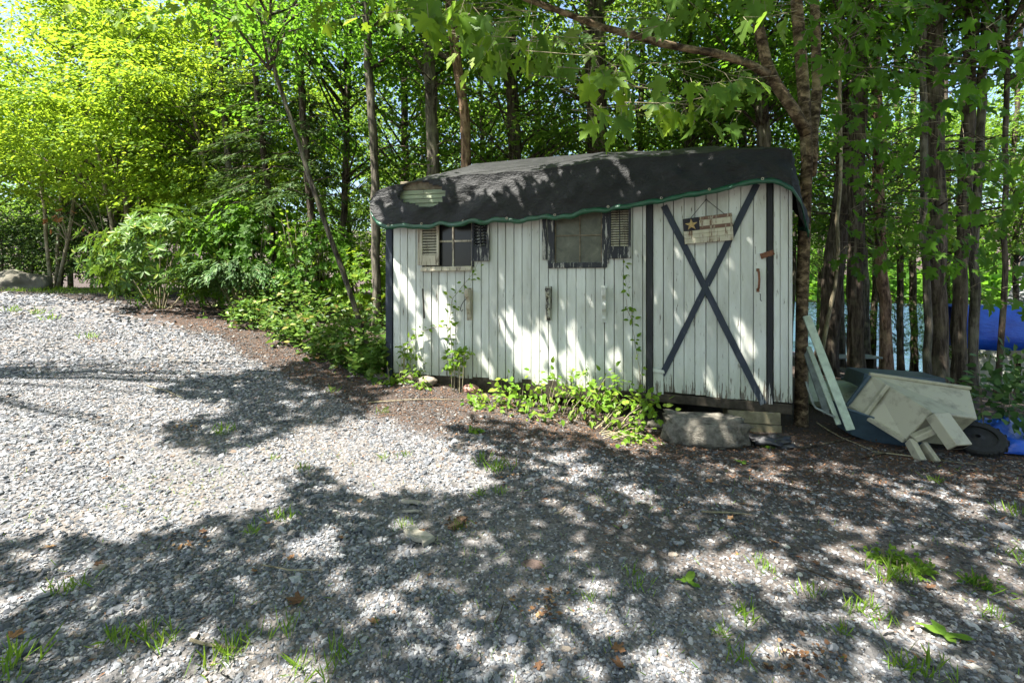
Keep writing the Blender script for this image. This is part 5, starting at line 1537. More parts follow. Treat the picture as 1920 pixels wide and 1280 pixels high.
# slate blue bin under and behind the cart
def tub(name, label, c, ex, ey, ez, mat, flare=.8, cat='bin'):
    """open tub: c centre of the open rim, ex/ey half axes of the rim, ez vector to the bottom"""
    c, ex, ey, ez = map(Vector, (c, ex, ey, ez))
    o_ = []
    for s, off in ((1, Vector((0, 0, 0))), (flare, ez)):
        for a_, b2_ in ((-1, -1), (1, -1), (1, 1), (-1, 1)): o_.append(c + off + ex * a_ * s + ey * b2_ * s)
    mb = MB().add(o_, [(0, 1, 5, 4), (1, 2, 6, 5), (2, 3, 7, 6), (3, 0, 4, 7), (4, 5, 6, 7)])
    rim = []
    r0 = empty(name, tuple(c + ez)); tag(r0, label, cat)
    mb.v = [tuple(Vector(q) - c - ez) for q in mb.v]
    b1_ = mb.build('body', M[mat], r0); so_ = b1_.modifiers.new('thick', 'SOLIDIFY'); so_.thickness = .012
    rp = [(c - ez * 0) + ex * a_ * 1.03 + ey * b2_ * 1.03 - (c + ez) for a_, b2_ in ((-1, -1), (1, -1), (1, 1), (-1, 1), (-1, -1))]
    MB().tube(rp, .014, 6).build('rim', M[mat], r0)
    return r0
tub('storage_bin', 'dark blue plastic bin crushed beneath the tipped cart', at(1650, 785, 4.75), (.30, -.12, -.10), (.03, .16, 0), (0.02, .06, -.24), 'slate_plastic', .85)
tub('storage_tray', 'slate blue flat tray lying upside down behind the tipped cart', at(1675, 722, 5.35), (.42, -.05, -.02), (.05, .22, 0), (0, 0, .14), 'slate_plastic', .93, 'tray')
# leaning planks
simple('plank_green', (0.36, 0.42, 0.33), 0.7, 0.25, 12, 0.4, 0.004, 0.25)
simple('plank_grey', (0.16, 0.18, 0.16), 0.75, 0.35, 12, 0.4, 0.004, 0.2)
def plank(lab, p0, p1, Y0, Y1, w, mat, th=.025):
    a = at(*p0, Y0); b_ = at(*p1, Y1)
    a.z = gz(a.x, a.y) - .01 if a.z < gz(a.x, a.y) + .04 else a.z
    d = (b_ - a).normalized(); s_ = d.cross(Vector((.25, 1, 0))).normalized() * w / 2; t_ = s_.cross(d).normalized() * th / 2
    mb = MB().hexa([tuple(k) for k in (-s_ - t_, s_ - t_, s_ + t_, -s_ + t_, b_ - a - s_ - t_, b_ - a + s_ - t_, b_ - a + s_ + t_, b_ - a - s_ + t_)])
    o = mb.build('plank', M[mat], None, bevel=.004); o.location = a
    tag(o, lab, 'plank')
plank('long pale green plank leaning on the trunk at the shed end', (1595, 806), (1512, 592), 4.62, 5.02, .075, 'plank_green')
plank('narrow pale plank leaning just inside the long pale green one', (1573, 796), (1516, 650), 4.72, 5.05, .045, 'plank_green')
plank('grey weathered plank in shade behind the two pale leaning planks', (1550, 775), (1508, 650), 4.95, 5.15, .06, 'plank_grey')
plank('short green board lying on the slope behind the leaning planks', (1535, 752), (1512, 690), 5.25, 5.35, .16, 'plank_green')
MB().tube([at(1511, 722, 4.85), at(1524, 755, 4.8), at(1530, 766, 4.8), at(1566, 782, 4.75)], .011, 8)
o = MB().tube([Vector((0, 0, 0)), at(1524, 755, 4.8) - at(1511, 715, 4.85), at(1529, 764, 4.8) - at(1511, 715, 4.85), at(1566, 782, 4.72) - at(1511, 715, 4.85)], .011, 8).build('bent_pipe', M['plank_grey'])
o.location = at(1511, 715, 4.85); tag(o, 'bent grey pipe lying under the leaning planks', 'pipe')
# pale green canoe lying bottom up behind the planks
m, nt, p = nodes('canoe_skin')
v = geo_pos(nt)
nt.links.new(mixc(nt, ramp(nt, tex(nt, v, 5, 5, .65), [(.5, 0), (.66, .85)]), (0.34, 0.40, 0.30), (0.10, 0.095, 0.03)), p.inputs['Base Color']); p.inputs['Roughness'].default_value = .45
ca, cb = at(1535, 735, 6.0), at(1665, 745, 5.55)
cl = (cb - ca).length
vs, fs = [], []; n1, n2 = 22, 12
for i in range(n1 + 1):
    t = i / n1; w = .36 * math.sin(math.pi * min(max(t, .02), .98)) ** .55; hgt = .30 * (0.75 + .25 * math.sin(math.pi * t))
    for j in range(n2 + 1):
        q = math.pi * j / n2
        vs.append((t * cl * 1.5 - .2 * cl, math.cos(q) * w, math.sin(q) ** .7 * hgt))
for i in range(n1):
    for j in range(n2): fs.append((i*(n2+1)+j, (i+1)*(n2+1)+j, (i+1)*(n2+1)+j+1, i*(n2+1)+j+1))
canoe = empty('canoe', (ca.x, ca.y, gz(ca.x, ca.y) + .03), math.atan2(cb.y - ca.y, cb.x - ca.x)); tag(canoe, 'pale green canoe stained with moss, bottom up behind the leaning planks', 'boat')
hl = MB().add(vs, fs).build('hull', M['canoe_skin'], canoe, smooth_=True)
MB().tube([(vs[i*(n2+1)+n2//2][0], 0, vs[i*(n2+1)+n2//2][2] + .004) for i in range(n1 + 1)], .012, 6).build('keel', M['canoe_skin'], canoe)
# blue tarp sheet on the ground
m, nt, p = nodes('blue_tarp')
v = geo_pos(nt)
nt.links.new(ramp(nt, tex(nt, v, 3, 4, .6), [(.3, (0.006, 0.045, 0.33)), (.7, (0.012, 0.10, 0.55))]), p.inputs['Base Color'])
p.inputs['Roughness'].default_value = .32; p.inputs['Specular IOR Level'].default_value = .5
bump(nt, p, tex(nt, geo_pos(nt, (1, 1, 3)), 9, 4, .65), .7, .02)
def sheet_on_ground(name, label, corners, nn, lift, mat, seed):
    c4 = [ground_px(*q) for q in corners]; b0 = c4[0].copy()
    mb = MB()
    for i in range(nn + 1):
        for j in range(nn + 1):
            s, t = i / nn, j / nn
            q = (c4[0] * (1 - s) + c4[1] * s) * (1 - t) + (c4[3] * (1 - s) + c4[2] * s) * t
            h = gz(q.x, q.y) + .012 + lift * max(0, .5 + fbm(s * 4 + seed, t * 4)) * math.sin(math.pi * min(1, .15 + s)) * (1 if 0 < t < 1 else .15)
            mb.v.append((q.x - b0.x, q.y - b0.y, h - b0.z))
    for i in range(nn):
        for j in range(nn): mb.f.append((i*(nn+1)+j, (i+1)*(nn+1)+j, (i+1)*(nn+1)+j+1, i*(nn+1)+j+1))
    o = mb.build(name, M[mat], None, smooth_=True); o.location = b0
    so_ = o.modifiers.new('thick', 'SOLIDIFY'); so_.thickness = .003
    return tag(o, label, 'tarp')
sheet_on_ground('ground_tarp', 'wrinkled blue tarp spread on the ground beside the cart wheel', [(1790, 842), (1990, 862), (1990, 800), (1830, 790)], 22, .12, 'blue_tarp', 3)

# ---- boat under a blue cover, on stands
simple('boat_white', (0.56, 0.56, 0.50), 0.4, 0.12, 5, 0.1, 0.002, 0.5)
simple('grey_shingle', (0.22, 0.22, 0.225), 0.9, 0.25, 14, 0.4, 0.01, 0.15)
Yb = 10.5
ba = at(1872, 640, Yb); g = gz(ba.x + 1.5, Yb)
boat = empty('covered_boat', (ba.x, Yb, g)); tag(boat, 'white boat on stands under a shiny blue tarp cover at the wood edge', 'boat')
vs, fs = [], []; Lb = 4.2
zg = at(1900, 637, Yb).z - g; zk = at(1900, 692, Yb).z - g
n1, n2 = 20, 8
for i in range(n1 + 1):
    t = i / n1; w = .95 * min(1, (t * 1.8 + .02)) ** .6; keel = zk + .35 * max(0, 1 - t * 2.2) ** 2
    for j in range(n2 + 1):
        s = j / n2 * 2 - 1
        vs.append((t * Lb, s * w, zg - (zg - keel) * (1 - abs(s) ** 2.2)))
for i in range(n1):
    for j in range(n2): fs.append((i*(n2+1)+j, (i+1)*(n2+1)+j, (i+1)*(n2+1)+j+1, i*(n2+1)+j+1))
fs.append(tuple(n1*(n2+1)+j for j in range(n2 + 1)))
MB().add(vs, fs).build('hull', M['boat_white'], boat, smooth_=True)
mb = MB(); zt = at(1900, 565, Yb).z - g
for i in range(n1 + 1):
    t = i / n1; x = -1.1 * (1 - t) * max(0, 1 - t * 3) + t * Lb
    w = 1.02 * min(1, (t * 1.8 + .06)) ** .6
    drop = .02 + .55 * max(0, 1 - t * 2.5) * .2
    for j in range(13):
        s = j / 12 * 2 - 1
        e = abs(s)
        z = zt - .10 * (1 - t) - (zt - zg + .03 + .05 * math.sin(t * 17)) * max(0, e - .45) / .55 + .06 * fbm(t * 9, s * 4)
        mb.v.append((x, math.copysign(min(1, e * 1.5), s) * w + .02 * fbm(t * 9, s * 5, 3), z))
for i in range(n1):
    for j in range(12): mb.f.append((i*13+j, (i+1)*13+j, (i+1)*13+j+1, i*13+j+1))
cv = mb.build('cover', M['blue_tarp'], boat, smooth_=True)
so_ = cv.modifiers.new('thick', 'SOLIDIFY'); so_.thickness = .004
for x in (.5, 2.0, 3.6):
    for s in (-.5, .5):
        MB().tube([(x, s, -.05), (x, s * .9, zk + .15)], .04, 6).build('stand', M['dark_wood'], boat)
# shingled outbuilding beyond the boat
Yh = 15.0
h0 = at(1770, 640, Yh); g = gz(h0.x + 2, Yh)
house = empty('outbuilding', (h0.x, Yh, g), -.73); tag(house, 'grey shingle roofed outbuilding half hidden behind the boat cover', 'building')
ze = at(1860, 572, Yh).z - g; zr = at(1900, 538, Yh).z - g
Wd = 7.0
MB().box(0, Wd, .2, 4.0, -.8, ze - .05).build('wall', M['tan_paint'], house)
for i in range(9):
    z0 = -.6 + i * (ze + .5) / 9
    MB().hexa([(-.01, .165, z0), (Wd, .165, z0), (Wd, .199, z0), (-.01, .199, z0), (-.01, .185, z0 + (ze + .5) / 9 - .01), (Wd, .185, z0 + (ze + .5) / 9 - .01), (Wd, .199, z0 + (ze + .5) / 9 - .01), (-.01, .199, z0 + (ze + .5) / 9 - .01)]).build('clapboard', M['boat_white'], house)
roof = MB().hexa([(1.3, -.2, ze - .08), (Wd + .3, -.2, ze - .08), (Wd + .3, 2.3, zr + 1.0), (1.9, 2.3, zr + 1.0), (1.3, -.2, ze), (Wd + .3, -.2, ze), (Wd + .3, 2.3, zr + 1.1), (1.9, 2.3, zr + 1.1)]).build('roof', M['grey_shingle'], house)
# red fuel can among the trunks
simple('red_plastic', (0.34, 0.03, 0.02), 0.45, 0.25, 12, 0.2, 0.003, 0.4)
kx = at(1811, 712, 8.6); kg = gz(kx.x, kx.y)
can = empty('fuel_can', (kx.x, kx.y, kg)); tag(can, 'small red plastic fuel can on the ground between the paired trunks', 'fuel can')
MB().prism([(-.11, 0), (.11, 0), (.11, .2), (.07, .26), (-.06, .26), (-.11, .22)], -.07, .07, lambda a_, b2_, d_: (a_, d_, b2_)).build('body', M['red_plastic'], can, bevel=.015, seg=2)
MB().tube([(-.05, 0, .25), (-.04, 0, .31), (.04, 0, .31), (.06, 0, .25)], .013, 6).build('handle', M['red_plastic'], can)
MB().tube([(.085, 0, .22), (.12, 0, .27)], .02, 8).build('spout', M['black_plastic'], can)
# low plank bench / dock by the lake
g_ = at(1556, 668, 10.5); gg = gz(g_.x, g_.y)
dock = empty('plank_bench', (g_.x, g_.y, gg)); tag(dock, 'old grey plank bench in the wood between shed and lake', 'bench')
zt = max(.3, g_.z - gg)
for i in range(3): MB().box(-.15, 1.0, -.2 + i * .15, -.06 + i * .15, zt - .04, zt).build('seat_plank', M['plank_grey'], dock, bevel=.005)
for x in (0, .85): MB().box(x - .03, x + .03, -.18, .22, -.05, zt - .041).build('leg', M['dark_wood'], dock)

# ------------------------------------------------------------------ plants at the wall
def vine(name, lab, px, out, n_leaf, ls, mat, side=.06, seed=1, r0=.006, tm=T_OVATE, lowbias=1.0):
    rs = random.Random(seed)
    lines = px if isinstance(px[0][0], tuple) else [px]
    b0 = None; mb = MB(); P, A, Nn, Sz = [], [], [], []
    for ln in lines:
        w = []
        for (x, y) in ln:
            u_, z_ = uz(x, y, out); w.append(Vector(shed_w(u_, -out, z_)))
        if b0 is None:
            b0 = w[0].copy(); b0.z = min(b0.z, gz(b0.x, b0.y)); w.insert(0, b0.copy())
            root = empty(name, tuple(b0)); tag(root, lab, 'vine')
        w = refine(w, .08, .008, seed)
        mb.tube([q - b0 for q in w], [r0 * (1 - .7 * i / len(w)) for i in range(len(w))], 5, cap=False)
        m_ = max(3, int(n_leaf * len(w) / 30))
        for i in range(m_):
            q = w[int((rs.random() ** lowbias) * (len(w) - 1))]
            d = Vector((rs.uniform(-1, 1), rs.uniform(-.7, .1), rs.uniform(-.5, .6)))
            P.append(tuple(q - b0 + d * side * rs.random())); A.append(tuple(d)); Nn.append((rs.uniform(-.4, .4), -rs.uniform(.2, 1), rs.uniform(.3, 1))); Sz.append(ls * rs.uniform(.6, 1.3))
    mb.build('stem', M['bark_sapling'], root)
    leaves('foliage', np.array(P), np.array(A), np.array(Nn), np.array(Sz), tm, mat, root)
vine('climbing_vine', 'leafy vine climbing the white wall to the hooked bracket', [[(852, 705), (846, 640), (842, 600), (848, 560), (868, 535), (885, 515), (897, 490)], [(846, 615), (820, 612), (790, 622), (768, 640), (750, 655)], [(852, 700), (850, 690), (880, 665), (880, 650)]], .05, 95, .06, 'leaf_weed', .09, 3)
vine('climbing_vine', 'thin wispy vine on the wall just left of the door post', [[(1200, 720), (1195, 670), (1187, 620), (1182, 560), (1172, 525), (1165, 515), (1170, 495), (1168, 470)], [(1185, 600), (1176, 580), (1174, 560)]], .03, 85, .055, 'leaf_weed', .07, 5, .004, lowbias=1.4)
def clump(name, lab, centers, n_per, ls, mat, tm=T_OVATE, spread=(.12, .10, .10), cat='plant', stemlen=.0, group=None):
    """leafy plant: centres are photo pixels standing 'out' metres before the wall or on the ground"""
    b0 = None; P, A, Nn, Sz = [], [], [], []; mb = MB()
    for (x, y, Y, r_) in centers:
        c_ = at(x, y, Y)
        if b0 is None:
            b0 = Vector((c_.x, c_.y, gz(c_.x, c_.y))); root = empty(name, tuple(b0)); tag(root, lab, cat, group)
        n = int(n_per * r_)
        d = rng.normal(0, 1, (n, 3)) * np.array(spread) * r_
        q = np.array(c_ - b0) + d
        q[:, 2] = np.maximum(q[:, 2], terrain(q[:, 0] + b0.x, q[:, 1] + b0.y) - b0.z + .02)
        P.append(q); A.append(d / np.array(spread) * .7 + rng.normal(0, .6, (n, 3)) + np.array([0, -.3, -.2])); Nn.append(np.array([0, -.45, 1]) + rng.normal(0, .4, (n, 3))); Sz.append(ls * rng.uniform(.55, 1.3, n))
        for i in range(5):
            e = Vector(q[rng.integers(0, n)]); f_ = Vector((e.x * .8, e.y * .8, gz(e.x * .8 + b0.x, e.y * .8 + b0.y) - b0.z - .02))
            mb.tube([f_, f_.lerp(e, .6) + Vector((0, 0, .04)), e], [.005, .004, .002], 4, cap=False)
    mb.build('stem', M['bark_sapling'], root)
    leaves('foliage', np.concatenate(P), np.concatenate(A), np.concatenate(Nn), np.concatenate(Sz), tm, mat, root)
    return root
clump('leafy_vine_clump', 'thick clump of bright leafy vine sprawling from the shed foot to the door', [(960, 745, 5.25, .9), (920, 762, 5.15, .8), (1000, 735, 5.2, 1.0), (1045, 715, 5.15, 1.1), (1060, 750, 5.05, 1.2), (1010, 770, 5.0, .9), (1100, 760, 5.0, 1.0), (1130, 720, 5.05, 1.0), (1150, 745, 4.95, 1.0), (1185, 745, 4.9, .9), (1205, 770, 4.8, .8), (1170, 790, 4.75, .8), (1190, 820, 4.6, .8), (960, 725, 5.3, .7), (1090, 730, 5.1, 1.0), (1195, 830, 4.55, .6), (1215, 755, 4.8, .6), (890, 755, 5.2, .5)], 46, .07, 'leaf_weed', spread=(.13, .09, .085))
clump('small_plant', 'small leafy plant in front of the navy corner board', [(750, 715, 5.65, .8), (770, 690, 5.72, .7), (765, 660, 5.75, .6), (735, 722, 5.6, .7)], 75, .06, 'leaf_weed', spread=(.09, .06, .08))
clump('small_plant', 'low leafy tuft at the wall foot below the hooked bracket', [(855, 675, 5.5, .7), (865, 660, 5.52, .6), (795, 722, 5.55, .6), (900, 745, 5.3, .6)], 70, .06, 'leaf_weed', spread=(.09, .06, .08))
clump('weed_sprig', 'single bright weed sprig in the gravel before the leafy clump', [(892, 838, 4.55, .5), (890, 826, 4.55, .4)], 40, .05, 'leaf_weed', spread=(.06, .05, .05))
clump('low_shrub', 'pale leaved low shrub at the edge of the blue ground tarp', [(1890, 760, 4.9, 1.6), (1915, 730, 5.0, 1.5), (1940, 780, 4.8, 1.4), (1870, 730, 5.2, 1.0), (1905, 690, 5.2, 1.0)], 60, .10, 'leaf_grey', T_OVATE, (.14, .1, .1))
clump('fern_sprig', 'drooping fern frond beside the black plastic bag', [(1435, 828, 4.5, .5), (1442, 838, 4.45, .4)], 36, .06, 'leaf_weed', T_LONG, (.05, .05, .035))

# ground cover at the forest edge (too many to count)
n = 9000
X = -1.55 - 4.6 * rng.random(n) ** 1.4; e = np.interp(X, EDGE_X, EDGE_Y)
Y = e + .55 + rng.gamma(1.6, .45, n) + .2 * nz(X, X * 2, 3.0, 1.0)
relw = (X - LX) * DV[0] + (Y - LY) * DV[1]
k = (relw < -.02) & (rng.random(n) < .45 + .9 * nz(X, Y, 2.6, 1.5) + .35 * smooth(0.6, 1.6, Y - e))
X, Y = X[k], Y[k]; n = len(X)
hh = (.04 + .70 * smooth(0, 1.5, Y - np.interp(X, EDGE_X, EDGE_Y)) * (1 + .6 * nz(X, Y, 3.0, 6.0)))
P = np.stack([X, Y, terrain(X, Y) + hh * rng.random(n) ** .7 + .01], -1)
gcov = leaves('ground_cover', P, rng.normal(0, 1, (n, 3)) * np.array([1, 1, .4]) + np.array([0, -.3, 0]), np.array([0, -.3, 1]) + rng.normal(0, .35, (n, 3)), rng.uniform(.03, .13, n), T_OVATE, 'leaf_cover')
tag(gcov, 'leafy green ground cover along the wood edge', 'ground cover', kind='stuff')
# forest floor litter (needles and dead leaves)
n = 34000
X = rng.uniform(-8, 9, n); e = np.interp(X, EDGE_X, EDGE_Y)
Y = e + rng.normal(.35, .75, n)
k = (rng.random(n) < .25 + soil(X, Y)) & (Y > 1.2)
rel = (X - LX) * NI[0] + (Y - LY) * NI[1]; al = (X - LX) * DV[0] + (Y - LY) * DV[1]
k &= ~((rel > .05) & (al > 0) & (al < WID))
X, Y = X[k], Y[k]; n = len(X)
P = np.stack([X, Y, terrain(X, Y) + rng.uniform(.002, .016, n)], -1)
lt = leaves('needle_litter', P, rng.normal(0, 1, (n, 3)) * np.array([1, 1, .15]), np.array([0, 0, 1.0]) + rng.normal(0, .25, (n, 3)), rng.uniform(.015, .05, n), T_SPRIG, 'leaf_needle')
tag(lt, 'brown needles and leaf litter over the soil', 'litter', kind='stuff')
n = 9000
X = rng.uniform(-8, 9, n); Y = rng.uniform(1.5, 9, n)
patch = smooth(.25, .7, nz(X, Y, 1.5, 8.0))
k = (rng.random(n) < .10 + .5 * patch) & (np.abs(X) < 1.1 * Y + .8) & (Y < np.interp(X, EDGE_X, EDGE_Y) + 1.0)
rel = (X - LX) * NI[0] + (Y - LY) * NI[1]; al = (X - LX) * DV[0] + (Y - LY) * DV[1]
k &= ~((rel > .05) & (al > 0) & (al < WID))
X, Y = X[k], Y[k]; n = len(X)
P = np.stack([X, Y, terrain(X, Y) + rng.uniform(.006, .02, n)], -1)
lt = leaves('needle_litter', P, rng.normal(0, 1, (n, 3)) * np.array([1, 1, .2]), np.array([0, 0, 1.0]) + rng.normal(0, .4, (n, 3)), rng.uniform(.01, .035, n), T_SPRIG, 'leaf_needle')
tag(lt, 'bits of dry leaf scattered among the gravel', 'litter', kind='stuff')
# orange leaf drifts
P = []
for (x, y, rx, ry, m_) in [(345, 802, 42, 12, 60), (180, 642, 34, 6, 60), (300, 695, 60, 10, 60), (165, 605, 60, 10, 60), (205, 870, 20, 8, 10), (200, 900, 18, 8, 12), (860, 985, 30, 14, 40), (1040, 1120, 26, 16, 20), (1020, 1150, 50, 25, 40), (350, 1020, 35, 16, 30), (1500, 1240, 70, 40, 60), (960, 900, 40, 14, 20), (620, 660, 60, 25, 40)]:
    for i in range(m_):
        g_ = ground_px(x + random.gauss(0, rx * .5), y + random.gauss(0, ry * .5)); P.append((g_.x, g_.y, g_.z + random.uniform(.012, .03)))
P = np.array(P); n = len(P)
lt = leaves('leaf_drift', P, rng.normal(0, 1, (n, 3)) * np.array([1, 1, .25]), np.array([0, 0, 1.0]) + rng.normal(0, .4, (n, 3)), rng.uniform(.012, .032, n), T_OVATE, 'leaf_dead')
tag(lt, 'small drifts of orange brown dead leaves on the gravel', 'leaf litter', kind='stuff')
# separate dead leaves
me_leaf = None
for i, (x, y, s) in enumerate([(553, 1130, .10), (475, 1075, .05), (640, 1012, .05), (1160, 1222, .07), (1158, 1250, .08), (805, 1082, .045), (675, 942, .05), (1450, 1020, .07), (1530, 1060, .05), (30, 1195, .07), (92, 1030, .07), (185, 1062, .05), (700, 1170, .06), (545, 1050, .05), (1330, 905, .07), (1360, 912, .07), (1370, 975, .05), (1705, 908, .06), (380, 1000, .05), (790, 1000, .05), (1010, 1255, .05), (1440, 1258, .05), (505, 985, .06), (1240, 905, .05), (1745, 1105, .06), (960, 1130, .04)]):
    g_ = ground_px(x, y)
    if me_leaf is None:
        V, Fs = T_MAPLE
        V2 = [(q[0] - .4, q[1], .35 * q[1] * q[1] + .18 * (q[0] - .4) ** 2 + .06 * math.sin(9 * q[0] + 7 * q[1])) for q in V]
        mb = MB().add(V2, Fs); o = mb.build('dead_leaf', M['leaf_dead']); me_leaf = o.data
    else:
        o = link('dead_leaf', me_leaf)
    o.location = (g_.x, g_.y, g_.z + .016); s *= .8; o.scale = (s, s, s); o.rotation_euler = (random.uniform(-.3, .3), random.uniform(-.3, .3), random.uniform(0, 6.28))
    tag(o, 'curled brown dead leaf lying on the gravel', 'leaf', 'dead leaves on the gravel')

# twigs and sticks
def stick(lab, p0, p1, r_, mat='bark_sapling', bend=.03, name='stick'):
    a, b_ = ground_px(*p0), ground_px(*p1); m_ = (a + b_) / 2 + Vector((random.uniform(-bend, bend), random.uniform(-bend, bend), .0))
    pts = [a, a.lerp(m_, .5), m_, m_.lerp(b_, .5), b_]
    pts = [Vector((q.x, q.y, gz(q.x, q.y) + .016 + random.uniform(0, .008))) for q in pts]
    o = MB().tube([q - pts[0] for q in pts], [r_, r_ * .95, r_ * .85, r_ * .7, r_ * .4], 6, wob=.1).build(name, M[mat]); o.location = pts[0]
    tag(o, lab, 'stick')
stick('thin straight grey twig lying on the dark gravel before the step stone', (1316, 965), (1410, 970), .006)
stick('pale curved twig at the grassy edge of the near gravel', (357, 1208), (445, 1222), .007)
stick('slender twig pointing at a curled dead leaf', (490, 1065), (605, 1075), .004)
stick('long thin twig on the sunlit gravel at the tip of the wide shadow', (275, 725), (345, 750), .006)
stick('long thin branch on the ground running to the shed foot', (690, 757), (860, 752), .006)
stick('short dark twig among the stones left of the clover patch', (1490, 1065), (1640, 1120), .004, 'bark_dark')
stick('thin runner trailing on the soil under the tipped cart', (1530, 795), (1640, 850), .006)
stick('thin runner along the edge of the soil by the cart legs', (1640, 850), (1830, 875), .006)
stick('dead branch lying against the tipped cart legs', (1610, 862), (1745, 838), .012, 'bark_dark', .08)
stick('forked dead branch on the soil below the leaning planks', (1490, 845), (1600, 822), .010, 'bark_dark', .06)
stick('short pale twig beside the flat reddish stone', (1040, 968), (1060, 955), .006)
stick('dark twig slanting beside the bare soil patch', (930, 1175), (945, 1135), .004, 'bark_dark')
# wood chips and bark
def chip(lab, x, y, l, w, h, rz, mat, cat='wood piece', name='wood_piece'):
    g_ = ground_px(x, y); mb = MB()
    rs = random.Random(x); nn = 6; poly = [(-l/2 + l * i / nn, -w/2 * (1 + rs.uniform(-.25, .2))) for i in range(nn + 1)] + [(l/2 - l * i / nn, w/2 * (1 + rs.uniform(-.25, .2))) for i in range(nn + 1)]
    mb.prism(poly, 0, h, lambda a_, b2_, d_: (a_, b2_, d_ + .01 * math.sin(a_ * 30)))
    o = mb.build(name, M[mat], None, bevel=.003); o.location = (g_.x, g_.y, g_.z + .008); o.rotation_euler = (random.uniform(-.1, .1), .05, rz)
    tag(o, lab, cat)
chip('split grey piece of old firewood lying on the dark gravel', 785, 1010, .20, .075, .03, -.75, 'grey_wood' if 'grey_wood' in M else simple('grey_wood', (0.27, 0.25, 0.20), .85, .3, 25, .6, .006, .15) and 'grey_wood')
chip('thin splintered wood piece above the larger grey one', 770, 945, .15, .03, .018, -.5, 'grey_wood')
chip('curled brown bark strip beside the grey wood piece', 858, 985, .13, .06, .02, 1.0, 'bark_red')
chip('short pale wood sliver beyond the bark strip', 770, 962, .12, .02, .014, -.3, 'grey_wood')
boulder('flat_stone', 'flat reddish stone set in the dark gravel', (*ground_px(1000, 1058).xy, ground_px(1000, 1058).z + .002), .06, .042, .012, 31, 'dull_red_stone', -.3, 'stone', rough=.2)
for (x, y, r_, lab) in [(272, 1172, .035, 'pale rounded stone lying among dark gravel in near shade'), (455, 1015, .028, 'small tan rounded stone at the edge of the near shade'), (1062, 1217, .022, 'bright cream pebble in the near gravel'), (50, 1218, .05, 'slate blue angular stone at the grassy near corner'), (960, 1200, .035, 'angular slate stone near the cream pebble'), (186, 1065, .035, 'tan flat stone at the edge of the streaked shade'), (1262, 1040, .03, 'pale flat stone between weeds and dark gravel')]:
    g_ = ground_px(x, y)
    boulder('loose_stone', lab, (g_.x, g_.y, g_.z + r_ * .1), r_ * .9, r_ * .65, r_ * .35, int(x) % 17, 'slate_stone' if ('slate' in lab and ('slate_stone' in M or simple('slate_stone', (0.07, 0.08, 0.095), .8, .25, 20, .4, .005, .25))) else 'pale_stone', random.uniform(0, 3), 'stone', rough=.22, cut=.75)

# weeds with broad leaves
def rosette(lab, x, y, specs):
    g_ = ground_px(x, y); root = empty('broadleaf_weed', tuple(g_)); tag(root, lab, 'weed')
    for (q, L, w, tilt) in specs:
        L *= .8; w *= .8
        vs, fs = [], []; n_ = 8
        for i in range(n_ + 1):
            t = i / n_; hw = w * math.sin(math.pi * (0.06 + .94 * t) ** .8) * .5 + .002
            r_ = L * t; z = .012 + L * t * tilt - L * t * t * tilt * .75
            for s in (-1, 0, 1):
                vs.append((math.cos(q) * r_ - math.sin(q) * s * hw, math.sin(q) * r_ + math.cos(q) * s * hw, z + (.18 * hw if s else 0) + .004 * math.sin(t * 9 + s)))
        for i in range(n_):
            for j in range(2): fs.append((i*3+j, (i+1)*3+j, (i+1)*3+j+1, i*3+j+1))
        MB().add(vs, fs).build('leaf', M['leaf_bright'], root, smooth_=True)
rosette('two leaved bright weed in the near gravel beside dark shade', 1290, 1095, [(.9, .11, .05, .5), (-1.0, .09, .04, .3), (2.9, .07, .03, .3), (1.9, .05, .025, .5)])
rosette('bright broadleaf weed with four spread leaves in the near gravel', 1772, 1197, [(2.4, .12, .055, .4), (1.5, .10, .045, .7), (-.35, .13, .05, .3), (-1.5, .06, .045, .2)])
rosette('small broadleaf weed in the dark gravel right of the black bag', 1390, 870, [(.3, .07, .04, .4), (2.2, .08, .04, .4), (-1.2, .06, .04, .3)])
rosette('tall leaved weed on the soil at the sapling foot', 590, 655, [(2.6, .22, .07, .7), (.6, .16, .06, .6), (-.4, .14, .06, .5)])
clump('clover_patch', 'bright green clover patch growing in the near gravel', [(1690, 1060, 2.62, 1.0), (1715, 1065, 2.6, .8), (1665, 1050, 2.68, .8)], 150, .028, 'leaf_weed', T_OVATE, (.055, .05, .03), 'clover')
clump('clover_patch', 'darker low clover at the shaded edge of the near gravel', [(1830, 1095, 2.48, .7), (1850, 1105, 2.45, .7)], 80, .024, 'leaf_shade', T_OVATE, (.05, .05, .02), 'clover')
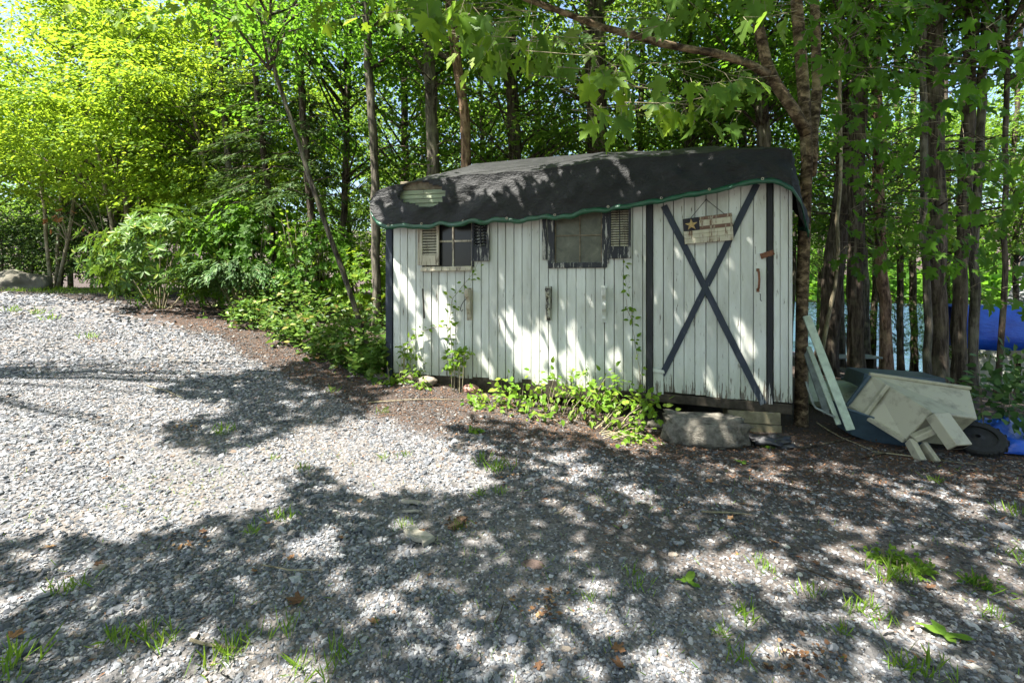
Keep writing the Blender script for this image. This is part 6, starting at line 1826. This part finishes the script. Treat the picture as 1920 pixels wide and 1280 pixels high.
# grass tufts
def tuft_mesh(n, h, sp, seed):
    r_ = np.random.default_rng(seed)
    P = np.stack([r_.normal(0, sp, n), r_.normal(0, sp, n), np.zeros(n)], -1)
    A = np.stack([r_.normal(0, .5, n), r_.normal(0, .5, n), r_.uniform(.5, 1.2, n)], -1)
    return P, A, r_.normal(0, 1, (n, 3)), h * r_.uniform(.5, 1.2, n)
T_BL = halfleaf([(0, 0), (.3, .035), (.7, .03), (1, 0)], .3)
protos = []
for k in range(3):
    o = leaves('grass_tuft', *tuft_mesh(20, .085, .028 + .008 * k, 40 + k), T_BL, 'leaf_weed'); protos.append(o.data); bpy.data.objects.remove(o)
for i, (x, y, s) in enumerate([(925, 885, 1.5), (905, 868, 1.2), (945, 880, 1.2), (900, 930, 1.0), (940, 925, 1.0), (425, 808, 1.3), (410, 815, 1.1), (520, 970, 1.0), (535, 975, 1.0), (470, 1000, .9), (120, 1110, 1.0), (145, 1100, .9), (210, 1200, 1.0), (240, 1205, 1.0), (290, 1195, 1.1), (300, 1215, 1.0), (450, 1210, 1.1), (530, 1190, 1.0), (30, 1235, 1.1), (15, 1270, 1.1), (400, 1250, 1.0), (430, 1235, 1.0), (640, 1235, 1.0), (600, 1270, 1.1), (560, 1255, 1.0), (1520, 1115, .9), (1400, 1165, .9), (1390, 1150, .8), (1200, 1105, .9), (1180, 1075, .8), (1105, 1125, .7), (1440, 1075, .8), (1425, 1060, .7), (1630, 1140, .9), (1600, 1150, .9), (1650, 1085, 1.2), (1680, 1090, 1.1), (1700, 1085, 1.0), (1660, 1170, .9), (1580, 1190, .8), (1860, 1160, .9), (1760, 1260, 1.1), (1680, 1250, 1.0), (1720, 1270, 1.0), (1380, 1235, .9), (1350, 1190, .8), (170, 635, 1.6), (25, 585, 2.0), (70, 590, 2.0), (95, 600, 1.8), (720, 775, .9), (720, 860, .9), (760, 855, .8), (570, 880, .8), (620, 735, 1.0), (860, 990, .8), (760, 990, .9), (1755, 905, 1.0), (1900, 965, 1.1), (1915, 1050, 1.1), (1830, 1100, 1.0), (515, 862, .7)]):
    g_ = ground_px(x, y)
    o = link('grass_tuft', protos[i % 3]); o.location = (g_.x, g_.y, g_.z); o.scale = (s, s, s * random.uniform(.8, 1.1)); o.rotation_euler = (0, 0, random.uniform(0, 6.28))
    tag(o, 'small tuft of green grass growing through the gravel', 'grass tuft', 'grass tufts in the gravel')
# thin sparse grass
n = 5200
X = rng.uniform(-4, 4, n); Y = rng.uniform(1.3, 4.0, n)
k = (rng.random(n) < .10 + .9 * smooth(.15, .6, nz(X, Y, 1.7, 4.0) + .25 * smooth(2.6, 1.6, Y))) & (np.abs(X) < 1.1 * Y + .7)
X, Y = X[k], Y[k]; n = len(X)
sg_ = leaves('sparse_grass', np.stack([X, Y, terrain(X, Y)], -1), np.stack([rng.normal(0, .7, n), rng.normal(0, .7, n), rng.uniform(.4, 1.2, n)], -1), rng.normal(0, 1, (n, 3)), rng.uniform(.02, .06, n), T_BL, 'leaf_weed')
tag(sg_, 'thin blades of grass coming up through the near gravel', 'grass', kind='stuff')
far = 900
X = rng.uniform(-16, -10, 2500); Y = rng.uniform(12.5, 14.5, 2500)
sg2 = leaves('verge_grass', np.stack([X, Y, terrain(X, Y)], -1), np.stack([rng.normal(0, .5, 2500), rng.normal(0, .5, 2500), rng.uniform(.5, 1.2, 2500)], -1), rng.normal(0, 1, (2500, 3)), rng.uniform(.06, .16, 2500), T_BL, 'leaf_weed')
tag(sg2, 'bright grass verge at the far end of the drive', 'grass', kind='stuff')
